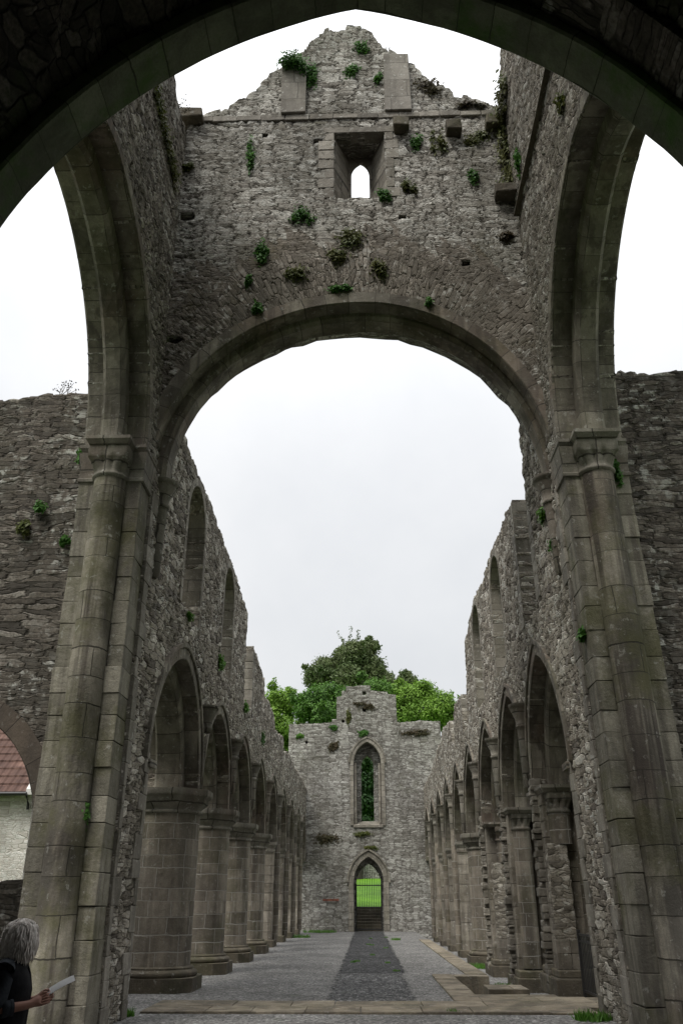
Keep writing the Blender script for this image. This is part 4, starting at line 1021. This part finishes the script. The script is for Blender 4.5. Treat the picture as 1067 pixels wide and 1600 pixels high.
# ferns and tufts on piers and nave walls
for (q, nn, au, w, h, mat, lab) in (
    (ony(128, 712, 13.95), NW, AX, .13, .16, 'ivy', 'green fern beside the mossy pier capital'),
    (ony(65, 792, 14.0), NW, AX, .12, .12, 'ivy', 'upper green fern on the dark transept wall'),
    (ony(38, 825, 14.0), NW, AX, .12, .14, 'ivyy', 'lower yellowish fern on the dark transept wall'),
    (ony(104, 846, 14.0), NW, AX, .09, .1, 'ivy', 'small fern on the dark wall close to the mossy pier'),
    (ony(961, 738, 13.4), NW, AX, .09, .24, 'ivy', 'narrow green fern below the stained pier capital'),
    (ony(136, 1268, 13.4), NW, AX, .06, .14, 'ivy', 'small green fern low on the mossy pier'),
    (on_side(850, 805, 1), Vector((-1, 0, 0)), Vector((0, 1, 0)), .14, .16, 'grass', 'bright fern high on the pointed arcade wall'),
    (on_side(869, 852, 1), Vector((-1, 0, 0)), Vector((0, 1, 0)), .12, .14, 'ivy', 'green tuft under the tapered arch corbel'),
    (on_side(914, 993, 1), Vector((-1, 0, 0)), Vector((0, 1, 0)), .1, .14, 'ivy', 'small tuft beside the stained pier edge'),
    (onx(293, 965, -HW), Vector((1, 0, 0)), Vector((0, 1, 0)), .22, .12, 'grass', 'bright green tuft on the first clerestory sill'),
    (onx(343, 1037, -HW), Vector((1, 0, 0)), Vector((0, 1, 0)), .35, .25, 'grass', 'bright green ferns on the second clerestory sill'),
    (onx(383, 1104, -HW), Vector((1, 0, 0)), Vector((0, 1, 0)), .45, .2, 'grass', 'green tuft on the broken third clerestory sill'),
    (onx(409, 1152, -HW), Vector((1, 0, 0)), Vector((0, 1, 0)), .4, .25, 'ivy', 'dull green tuft on the far end of the nave wall'),
    (onx(480, 1300, -HW), Vector((1, 0, 0)), Vector((0, 1, 0)), .5, .45, 'grass', 'green fern where the nave wall meets the gable wall'),
    ):
    clump('wall_plant', q, nn, au, w, h, lab, mat, 160, .05)
for (px, py, w, h, mat, lab) in ((469, 1150, .25, .15, 'grass', 'bright green tuft high on the pale gable wall'), (569, 1102, .8, .25, 'brownweed', 'brown dry weeds across the top of the pale gable'), (655, 1144, 1.3, .22, 'brownweed', 'brown dry weeds along the pale gable shoulder'), (568, 1146, .4, .2, 'ivy', 'green weeds over the lancet hood'), (545, 1118, .15, .45, 'ivyy', 'upright green weed on the raised gable'), (520, 1165, .4, .3, 'brownweed', 'dull weeds beside the lancet hood'), (566, 1303, .8, .12, 'ivyy', 'green weeds along the lancet sill'), (515, 1310, .9, .3, 'brownweed', 'dull weeds between lancet and doorway'), (577, 1323, .4, .15, 'ivyy', 'weeds above the pointed doorway hood'), (520, 1137, .3, .15, 'ivy', 'small green tuft on the gable shoulder step')):
    clump('wall_plant', ony(px, py, 57), NW, AX, w, h, lab, mat, 260, .08)
def tuft(c, r, n, h, label, mat='grass'):
    mb = MB()
    for _ in range(n):
        a = rnd.uniform(0, 6.28); rr = r * math.sqrt(rnd.random()); b = Vector(c) + Vector((rr * math.cos(a), rr * math.sin(a), 0)); hh = h * rnd.uniform(.5, 1.2)
        d = Vector((rnd.gauss(0, .4), rnd.gauss(0, .4), 1)) * hh; s = Vector((rnd.uniform(-1, 1), rnd.uniform(-1, 1), 0)).normalized() * .012
        mb.poly([b - s, b + s, b + d * .6 + s * .6, b + d])
    return tag(mb.build('weed_tuft', M[mat], recalc=False), label, 'weeds', 'weeds on the floor')
tuft(onz(200, 1588, 0), .12, 90, .12, 'small bright weed at the foot of the mossy pier jamb')
tuft(onz(925, 1594, 0) + Vector((0, 0, .0)), .3, 260, .14, 'spreading green weeds at the foot of the stained pier')
tuft(onz(792, 1545, -.36), .35, 260, .14, 'green grass growing in the sunken floor by the twin shafts')
tuft(onz(748, 1513, -.36), .4, 260, .16, 'green grass at the foot of the round column')
tuft(onz(658, 1452, 0), .5, 260, .2, 'green weeds at the gable foot')
tuft(onz(500, 1457, 0), 1.0, 500, .16, 'thin grass along the gable foot by the round arcade')
tuft(onz(470, 1465, 0), .5, 260, .16, 'grass at the base of the last square pier')
tuft(onz(618, 1469, 0), .25, 120, .12, 'lone green weed on the gravel near the doorway')
tuft(onz(707, 1584, 0), .1, 60, .08, 'tiny weed at the edge of the paving strip')
for i in range(10):
    tuft((rnd.uniform(-.8, 1.0), rnd.uniform(25, 48), 0), .1, 40, .06, 'tiny weed sprig scattered along the middle of the nave floor')
# dry plant stems on the wall tops
def stems(c, n, h, label, sp=.25):
    mb = MB()
    for _ in range(n):
        b = Vector(c) + Vector((rnd.uniform(-sp, sp) * .4, rnd.uniform(-.1, .1), -.05)); t_ = b + Vector((rnd.uniform(-sp, sp), rnd.uniform(-.1, .1), h * rnd.uniform(.6, 1)))
        mb.tube([b, b.lerp(t_, .5) + rv() * .03, t_], [.008, .006, .004], 4)
        for _ in range(9): leaf(mb, b.lerp(t_, rnd.uniform(.4, 1.05)) + rv() * .07, rv(), .022)
    return tag(mb.build('dry_stems', M['twig'], recalc=False), label, 'plant', 'dry stems on the wall tops')
stems(ony(100, 617, 14.5), 6, .35, 'dry seed stems standing on the dark transept wall top')
stems(ony(610, 92, YW + .2), 3, .5, 'thin dry stem standing on the tower gable slope', .08)
stems(ony(462, 88, YW + .2), 5, .2, 'reddish dry stems above the ivy covered pilaster')
stems(on_side(284, 170, -1), 6, .3, 'dry stems at the far end of the side wall top')

# ------------------------------------------------------------------ trees
def tree(name, loc, blobs, mat, label, n, size, trunk_h, trunk_r, group='trees behind the gable wall', droop=0.0, twigs=0):
    g = thing(name, loc, label, 'tree', group, kind='thing'); L = Vector(loc)
    mb = MB(); top = max(b[2] for b in blobs)
    mb.tube([(0, 0, -.5), (.1, 0, trunk_h * .4), (-.1, .1, trunk_h * .75), (0, 0, trunk_h)], [trunk_r, trunk_r * .8, trunk_r * .6, trunk_r * .4], 10)
    for b in blobs[:14]:
        p0 = Vector((0, 0, trunk_h * rnd.uniform(.5, .95))); p1 = Vector(b[:3]); m_ = p0.lerp(p1, .5) + Vector((0, 0, .4))
        mb.tube([p0, m_, p1], [trunk_r * .35, trunk_r * .2, trunk_r * .06], 6)
    o = mb.build('trunk', M['bark'], None); o.parent = g
    mb = MB(); tot = sum(b[3] ** 2 for b in blobs)
    for (bx, by, bz, br) in blobs:
        for _ in range(int(n * br * br / tot)):
            d = rv(); rr = br * (rnd.random() ** .35) * rnd.uniform(.85, 1.12)
            p = Vector((bx, by, bz)) + Vector((d.x, d.y, d.z * .8)) * rr
            if rnd.random() < .35: p += rv() * br * rnd.uniform(.1, .35)
            leaf(mb, p, d * .7 + rv() * .7 + Vector((0, 0, .5 - droop)), size * rnd.uniform(.6, 1.3), elong=1.2 + droop)
    for _ in range(twigs):
        bx, by, bz, br = rnd.choice(blobs); p = Vector((bx, by, bz + br * .5)); e = p + Vector((rnd.uniform(-1, 1), rnd.uniform(-.5, .5), rnd.uniform(.7, 1.4))) * br
        mb.tube([p, e], [.04, .01], 4)
        for _ in range(40): leaf(mb, p.lerp(e, rnd.uniform(.3, 1.0)) + rv() * .2, rv(), size * .8)
    o = mb.build('crown', M[mat], None, recalc=False); o.parent = g
    return g
def blobs(spec, y):
    """spec: (px, py, radius px, dy)"""
    out = []
    for px, py, r, dy in spec:
        q = ony(px, py, y + dy); out.append((q, r * (q - cam.location).length / F * .95))
    return out
def px_tree(name, y, spec, mat, label, n, size, **kw):
    bl = blobs(spec, y); cx = sum(q.x for q, _ in bl) / len(bl); z0 = 3.6 if y > 70 else 1.5
    z0 = kw.pop('z0', z0); cx += kw.pop('shift', 0); lo = (cx, y, z0); th = max(min(q.z for q, _ in bl) - z0, 2.0) + 1.5
    B = [(q.x - cx, q.y - y, q.z - z0, r) for q, r in bl]
    return tree(name, lo, B, mat, label, n, size, th, .5 if y > 80 else .25, **kw)
def fill(spec, n, seed):
    rg = random.Random(seed); out = list(spec)
    for _ in range(n):
        px, py, r, dy = rg.choice(spec); out.append((px + rg.uniform(-r, r) * 1.0, py + rg.uniform(-r, r * .8), r * rg.uniform(.2, .45), dy + rg.uniform(-2, 2)))
    return out
px_tree('beech_tree', 92, fill([(545, 1028, 28, 0), (512, 1046, 26, 0), (575, 1045, 30, 1), (495, 1062, 22, -1), (545, 1066, 34, -1), (597, 1068, 24, 0), (560, 1018, 20, 0), (578, 1012, 16, 1)], 44, 1), 'beech', 'tall dark brownish green beech rising above the others', 30000, .13, droop=.5, twigs=14)
px_tree('beech_tree', 98, fill([(634, 1055, 10, 0), (640, 1066, 14, 0), (628, 1064, 10, 0), (646, 1074, 14, 0)], 10, 2), 'beech', 'small dark tree top showing between beech and bright bush', 7000, .12, droop=.4)
px_tree('leafy_tree', 76, fill([(432, 1090, 20, 0), (450, 1100, 24, 0), (425, 1125, 24, -1), (445, 1140, 26, -1), (428, 1165, 24, -1), (455, 1175, 20, 0)], 44, 3), 'green', 'bright green tree beside the ruined end of the round arcade', 20000, .105, twigs=26)
px_tree('leafy_tree', 73, fill([(492, 1092, 24, 0), (515, 1085, 24, 1), (480, 1112, 22, -1), (505, 1118, 28, -1), (535, 1100, 30, 1), (470, 1095, 14, 0), (560, 1090, 24, 2), (590, 1080, 26, 2)], 44, 4), 'deep', 'deep green tree right behind the raised gable', 24000, .105)
px_tree('leafy_tree', 76, fill([(640, 1092, 26, 0), (662, 1082, 24, 1), (618, 1085, 22, 1), (690, 1095, 20, 0), (675, 1110, 28, -1), (640, 1120, 26, -1), (705, 1108, 16, 0), (625, 1108, 22, 0), (700, 1130, 22, 0)], 44, 5), 'green', 'bright green tree beside the pointed arcade end', 24000, .105, twigs=18)
px_tree('leafy_tree', 66, fill([(570, 1195, 14, 0), (566, 1225, 16, 0), (574, 1255, 16, 0), (568, 1285, 14, 0), (560, 1240, 18, 2), (580, 1215, 18, 2), (570, 1265, 22, 3), (570, 1205, 22, 3), (585, 1240, 20, 4), (556, 1270, 20, 4), (585, 1275, 20, 4), (570, 1235, 24, 5)], 14, 6), 'shade', 'dark green tree filling the lancet window opening', 15000, .12, z0=1.6, shift=-4.5)
# ------------------------------------------------------------------ person
exec_person = True
M['hair'] = plain('grey_hair', (.86, .81, .76), (.52, .46, .41), 38, .5)
M['skin'] = plain('skin', (.42, .22, .16), (.36, .18, .13), 12, .55, 0, .35)
M['knit'] = plain('charcoal_sleeve', (.055, .062, .072), (.04, .045, .052), 50, .95, .003)
M['vest'] = plain('black_vest', (.008, .008, .010), (.013, .013, .015), 20, .8, .006)
M['jean'] = plain('dark_trousers', (.015, .016, .02), (.022, .023, .028), 30, .9, .004)
M['paper'] = plain('white_paper', (.48, .48, .47), (.42, .42, .42), 40, .7)
def skin_mesh(name, chain, mats, parent, sub=2, flat=1.0):
    """chain: dict joint -> (pos, radius or (rx, ry)), list of bones"""
    J, bones, root = chain; names = list(J); idx = {k: i for i, k in enumerate(names)}
    me = bpy.data.meshes.new(name); me.from_pydata([J[k][0] for k in names], [(idx[a], idx[b]) for a, b in bones], [])
    o = bpy.data.objects.new(name, me); COL.objects.link(o); o.parent = parent
    md = o.modifiers.new('skin', 'SKIN'); md.use_smooth_shade = True
    sv = me.skin_vertices[0].data if me.skin_vertices else None
    if sv is None:
        bpy.context.view_layer.objects.active = o; bpy.ops.mesh.customdata_skin_add(); sv = me.skin_vertices[0].data
    for k, i in idx.items():
        r = J[k][1]; sv[i].radius = r if isinstance(r, tuple) else (r, r); sv[i].use_root = (k == root)
    s2 = o.modifiers.new('sub', 'SUBSURF'); s2.levels = s2.render_levels = sub
    for m in mats: me.materials.append(m)
    return o
# local frame: +x is where she faces, +y her left (away from the camera), z up
pr = thing('person', (-2.515, 6.62, 0), 'grey haired woman in a black vest and charcoal top holding a paper sheet', 'person')
pr.rotation_euler = (0, 0, R(14))
J = {'pelvis': ((0, 0, .86), (.11, .11)), 'waist': ((0, 0, 1.0), (.095, .095)), 'chest': ((.0, 0, 1.17), (.095, .095)), 'neckb': ((.01, 0, 1.31), (.055, .055)), 'neck': ((.03, 0, 1.39), .05), 'headb': ((.04, .01, 1.43), .07), 'head': ((.05, .01, 1.49), .088), 'headt': ((.04, .01, 1.545), .06),
     'shR': ((-.01, -.15, 1.27), .045), 'shL': ((-.01, .15, 1.27), .045), 'elR': ((-.03, -.215, 1.035), .038), 'elL': ((.0, .21, 1.035), .038), 'wrR': ((.17, -.13, 1.055), .028), 'wrL': ((.18, .12, 1.06), .028), 'paR': ((.225, -.09, 1.075), (.032, .02)), 'paL': ((.23, .07, 1.08), (.032, .02)),
     'hipR': ((0, -.09, .80), .10), 'hipL': ((0, .09, .80), .10), 'knR': ((.02, -.10, .46), .06), 'knL': ((.0, .10, .46), .06), 'anR': ((-.02, -.10, .09), .042), 'anL': ((-.03, .10, .09), .042), 'toR': ((.15, -.12, .035), .036), 'toL': ((.14, .13, .035), .036)}
bones = [('pelvis', 'waist'), ('waist', 'chest'), ('chest', 'neckb'), ('neckb', 'neck'), ('neck', 'headb'), ('headb', 'head'), ('head', 'headt'), ('chest', 'shR'), ('chest', 'shL'), ('shR', 'elR'), ('shL', 'elL'), ('elR', 'wrR'), ('elL', 'wrL'), ('wrR', 'paR'), ('wrL', 'paL'), ('pelvis', 'hipR'), ('pelvis', 'hipL'), ('hipR', 'knR'), ('hipL', 'knL'), ('knR', 'anR'), ('knL', 'anL'), ('anR', 'toR'), ('anL', 'toL')]
# fingers and thumbs grow out of the palms
for S, sy in (('R', -1), ('L', 1)):
    px_, py_, pz_ = J['pa' + S][0]
    for k, (off, ln) in enumerate(((-.024, .075), (-.008, .085), (.008, .08), (.022, .062))):
        base = Vector((px_ + .02, py_ + off * .5 * -sy, pz_ + off)); a = base + Vector((ln * .5, -sy * .008, .012)); b = a + Vector((ln * .25, -sy * .03, .004)); c = b + Vector((-.008, -sy * .022, -.004))
        for j, (p_, r_) in enumerate(((base, .0105), (a, .0095), (b, .0085), (c, .007))): J[f'f{S}{k}{j}'] = (tuple(p_), r_)
        bones += [('pa' + S, f'f{S}{k}0')] + [(f'f{S}{k}{j}', f'f{S}{k}{j+1}') for j in range(3)]
    base = Vector((px_ + .0, py_ - sy * .01, pz_ + .03)); 
    for j, (d_, r_) in enumerate((((0, 0, 0), .012), ((.028, -sy * .012, .018), .0105), ((.055, -sy * .022, .016), .0085))): J[f't{S}{j}'] = (tuple(base + Vector(d_)), r_)
    bones += [('pa' + S, f't{S}0'), (f't{S}0', f't{S}1'), (f't{S}1', f't{S}2')]
body = skin_mesh('body', (J, bones, 'pelvis'), [M['skin']], pr)
# face: nose, eyes, mouth, ear on the far, turned-away side of the head
fd = Vector((.62, .78, 0)).normalized(); fs_ = Vector((-fd.y, fd.x, 0)); hc = Vector((.048, .01, 1.475))
mb = MB(); mb.loft([[hc + fd * .085 + fs_ * .007 + Vector((0, 0, .02)), hc + fd * .085 - fs_ * .007 + Vector((0, 0, .02)), hc + fd * .092 + Vector((0, 0, .022))], [hc + fd * .085 + fs_ * .016 - Vector((0, 0, .02)), hc + fd * .085 - fs_ * .016 - Vector((0, 0, .02)), hc + fd * .112 - Vector((0, 0, .018))]]); o = mb.build('nose', M['skin'], None); o.parent = body
def ball(mb, c, r, sc=(1, 1, 1), n=12):
    mb.loft([[(c[0] + r * sc[0] * math.sin(t) * math.cos(2 * math.pi * i / n), c[1] + r * sc[1] * math.sin(t) * math.sin(2 * math.pi * i / n), c[2] - r * sc[2] * math.cos(t)) for i in range(n)] for t in [math.pi * (k + .15) / 8.3 for k in range(9)]])
M['eye'] = plain('eye', (.5, .48, .45), (.05, .04, .03), 30, .3)
for s_ in (-1, 1):
    mb = MB(); ball(mb, hc + fd * .078 + fs_ * s_ * .032 + Vector((0, 0, .018)), .013); o = mb.build('eye', M['eye'], None); o.parent = body
mb = MB(); ball(mb, hc + fd * .084 - Vector((0, 0, .045)), .02, (1, 1, .35)); o = mb.build('mouth', plain('lip', (.35, .12, .10)), None); o.parent = body
for s_ in (-1, 1):
    mb = MB(); ball(mb, hc + fs_ * s_ * .088 - fd * .005, .03, (.5, .5, 1)); o = mb.build('ear', M['skin'], None); o.parent = body
# clothing
def shell(name, J2, b2, root, mat, sub=2): return skin_mesh(name, (J2, b2, root), [mat], pr, sub)
def ell(cx, cz, rx, ry, n=32, cy=0.0): return [(cx + rx * math.cos(2 * math.pi * i / n) * (1.0 if math.cos(2 * math.pi * i / n) > 0 else .92), cy + ry * math.copysign(abs(math.sin(2 * math.pi * i / n)) ** .85, math.sin(2 * math.pi * i / n)), cz) for i in range(n)]
mb = MB(); mb.loft([ell(0, .76, .155, .195), ell(0, .84, .158, .198), ell(.005, .95, .150, .185), ell(.008, 1.05, .150, .178), ell(.012, 1.15, .152, .186), ell(.004, 1.23, .138, .188), ell(-.004, 1.285, .115, .165), ell(.0, 1.325, .095, .115), ell(.012, 1.35, .078, .082), ell(.02, 1.385, .074, .074), ell(.022, 1.39, .066, .066)])
vest_ = o = mb.build('vest', M['vest'], None); o.parent = pr
mb = MB(); mb.tube([(.157, 0, .78), (.156, 0, .95), (.163, 0, 1.14), (.143, 0, 1.23), (.10, 0, 1.34)], .007, 6); o = mb.build('zip', M['iron'], None); o.parent = vest_
for S, sy in (('R', -1), ('L', 1)):
    s_, e_, w_ = (Vector(J[k + S][0]) for k in ('sh', 'el', 'wr'))
    P_ = [s_ + Vector((.0, -sy * .05, .01)), s_ + Vector((-.004, sy * .022, -.005)), s_.lerp(e_, .22) + Vector((-.004, sy * .016, 0)), s_.lerp(e_, .5), s_.lerp(e_, .8), e_ + Vector((.0, 0, .004)), e_.lerp(w_, .18), e_.lerp(w_, .36), e_.lerp(w_, .50)]
    mb = MB(); mb.tube(P_, [.064, .070, .071, .064, .060, .060, .056, .051, .047], 18); mb.tube([e_.lerp(w_, .43), e_.lerp(w_, .52)], [.053, .051], 18)
    o = mb.build('sleeve', M['knit'], None); o.parent = pr
for sy in (-1, 1):
    shell('trouser_leg', {'h': ((0, sy * .085, .84), .118), 'm': ((.01, sy * .1, .62), .092), 'k': ((.01, sy * .10, .45), .076), 'a': ((-.02, sy * .10, .1), .068)}, [('h', 'm'), ('m', 'k'), ('k', 'a')], 'h', M['jean'], 1)
    mb = MB(); ball(mb, (.06, sy * .115, .05), .06, (2.3, .85, .85)); o = mb.build('shoe', M['iron'], None); o.parent = pr
# hair: strands laid over the scalp, shoulder length and wavy
mb = MB(); hk = hc + Vector((-.012, -.008, .010)); HR = .099
ball(mb, hk, HR, (.98, .98, 1.0), 22)
for _ in range(620):
    th = rnd.uniform(0, 6.28); el = math.asin(rnd.uniform(-.15, .995)); d = Vector((math.cos(th) * math.cos(el), math.sin(th) * math.cos(el), math.sin(el)))
    hd = Vector((d.x, d.y, 0)).normalized(); fr = hd.dot(fd)
    if fr > .6 and el < .75: continue
    a = el; k = 9; phs = rnd.uniform(0, 6.28); tw = rnd.uniform(-.25, .25); pts = []; lift = rnd.uniform(.0, .018); am = rnd.uniform(.002, .007)
    end = rnd.uniform(-.20, -.10) * (1 - .25 * max(fr, 0)) + .03 * max(fr, 0)                       # how far below the head centre the strand ends
    z0 = d.z * HR; zz = z0
    for j in range(k):
        f = j / (k - 1); z = z0 + (end - z0) * f
        r_ = math.sqrt(max(HR ** 2 - z * z, 0)) if z > 0 else HR * (1.0 + .10 * min(-z / .08, 1) - .9 * max(-z - .095, 0))
        r_ += lift * math.sin(min(f * 1.6 + .2, 1.5)) + am * math.sin(f * 7 + phs)
        ang = math.atan2(hd.y, hd.x) + tw * f + (am * 14) * math.sin(f * 6 + phs * 1.7)
        pts.append(hk + Vector((math.cos(ang) * r_, math.sin(ang) * r_, z + .012 * math.sin(f * 3))))
    mb.tube(pts, [.006, .010, .0125, .013, .0125, .0115, .009, .0065, .002], 6)
o = mb.build('hair', M['hair'], None); o.parent = pr
# paper in her hands
pp = thing('paper_sheet', (-2.3, 6.6, 1.08), 'white sheet of paper held by the grey haired woman', 'paper')
hp = pr.matrix_basis @ Vector((.262, -.045, 1.085)); mb = MB(); n = 8
ax = Vector((.82, .25, .48)).normalized(); bx = Vector((-.35, .9, .1)).normalized()
for s_, off in ((1, 0), (-1, -.0012)):
    for i in range(n):
        f0, f1 = i / n, (i + 1) / n
        q = lambda f, w: hp + ax * (.25 * f - .03) + bx * (.21 * w - .03) + ax.cross(bx) * (.012 * math.sin(f * 3) + off)
        mb.poly([q(f0, 0), q(f1, 0), q(f1, 1), q(f0, 1)], True)
o = mb.build('sheet', M['paper'], None, recalc=False); o.parent = pp; o.matrix_parent_inverse = Matrix.Translation(-pp.location)

# ------------------------------------------------------------------ light
w = bpy.data.worlds.new('World'); sc.world = w; w.use_nodes = True; nt = w.node_tree; nt.nodes.clear()
SUN_EL, SUN_AZ = R(58), R(215)
out = nt.nodes.new('ShaderNodeOutputWorld'); bg = nt.nodes.new('ShaderNodeBackground'); nt.links.new(bg.outputs[0], out.inputs[0])
sky = nt.nodes.new('ShaderNodeTexSky'); sky.sky_type = 'NISHITA'; sky.sun_disc = False; sky.sun_elevation = SUN_EL; sky.sun_rotation = SUN_AZ; sky.dust_density = 5; sky.air_density = 1.5
tc_ = nt.nodes.new('ShaderNodeTexCoord'); nz = nt.nodes.new('ShaderNodeTexNoise'); nz.inputs['Scale'].default_value = 2.2; nz.inputs['Detail'].default_value = 6; nz.inputs['Roughness'].default_value = .55
nt.links.new(tc_.outputs['Generated'], nz.inputs['Vector'])
rp = nt.nodes.new('ShaderNodeValToRGB'); nt.links.new(nz.outputs[0], rp.inputs[0])
rp.color_ramp.elements[0].position = .35; rp.color_ramp.elements[0].color = (.83, .845, .87, 1); rp.color_ramp.elements[1].position = .62; rp.color_ramp.elements[1].color = (.97, .975, .985, 1)
vm = nt.nodes.new('ShaderNodeVectorMath'); vm.operation = 'SCALE'; nt.links.new(rp.outputs[0], vm.inputs[0])
sp = nt.nodes.new('ShaderNodeSeparateXYZ'); nt.links.new(tc_.outputs['Generated'], sp.inputs[0])
def wm(op, a, b):
    q = nt.nodes.new('ShaderNodeMath'); q.operation = op
    for i, v in enumerate((a, b)):
        if hasattr(v, 'is_output'): nt.links.new(v, q.inputs[i])
        else: q.inputs[i].default_value = v
    return q.outputs[0]
# an overcast sky is brightest overhead
zen = wm('ADD', wm('MULTIPLY', wm('POWER', wm('MAXIMUM', sp.outputs[2], 0.0), 4.0), 10.0), 4.1); nt.links.new(zen, vm.inputs['Scale'])
mx = nt.nodes.new('ShaderNodeMix'); mx.data_type = 'RGBA'; mx.inputs[0].default_value = .93; nt.links.new(sky.outputs[0], mx.inputs[6]); nt.links.new(vm.outputs[0], mx.inputs[7])
nt.links.new(mx.outputs[2], bg.inputs[0]); bg.inputs[1].default_value = .10
sl = bpy.data.lights.new('sun', 'SUN'); sl.energy = 1.3; sl.angle = R(25); sl.color = (1, .97, .92); so = bpy.data.objects.new('sun', sl); COL.objects.link(so)
d = Vector((math.sin(SUN_AZ) * math.cos(SUN_EL), math.cos(SUN_AZ) * math.cos(SUN_EL), math.sin(SUN_EL)))
so.rotation_euler = d.to_track_quat('Z', 'Y').to_euler(); so.location = (0, 0, 60)
sc.view_settings.view_transform = 'Standard'; sc.view_settings.look = 'None'; sc.view_settings.exposure = 1.15; sc.view_settings.gamma = 1
sc.cycles.max_bounces = 7; sc.cycles.diffuse_bounces = 5
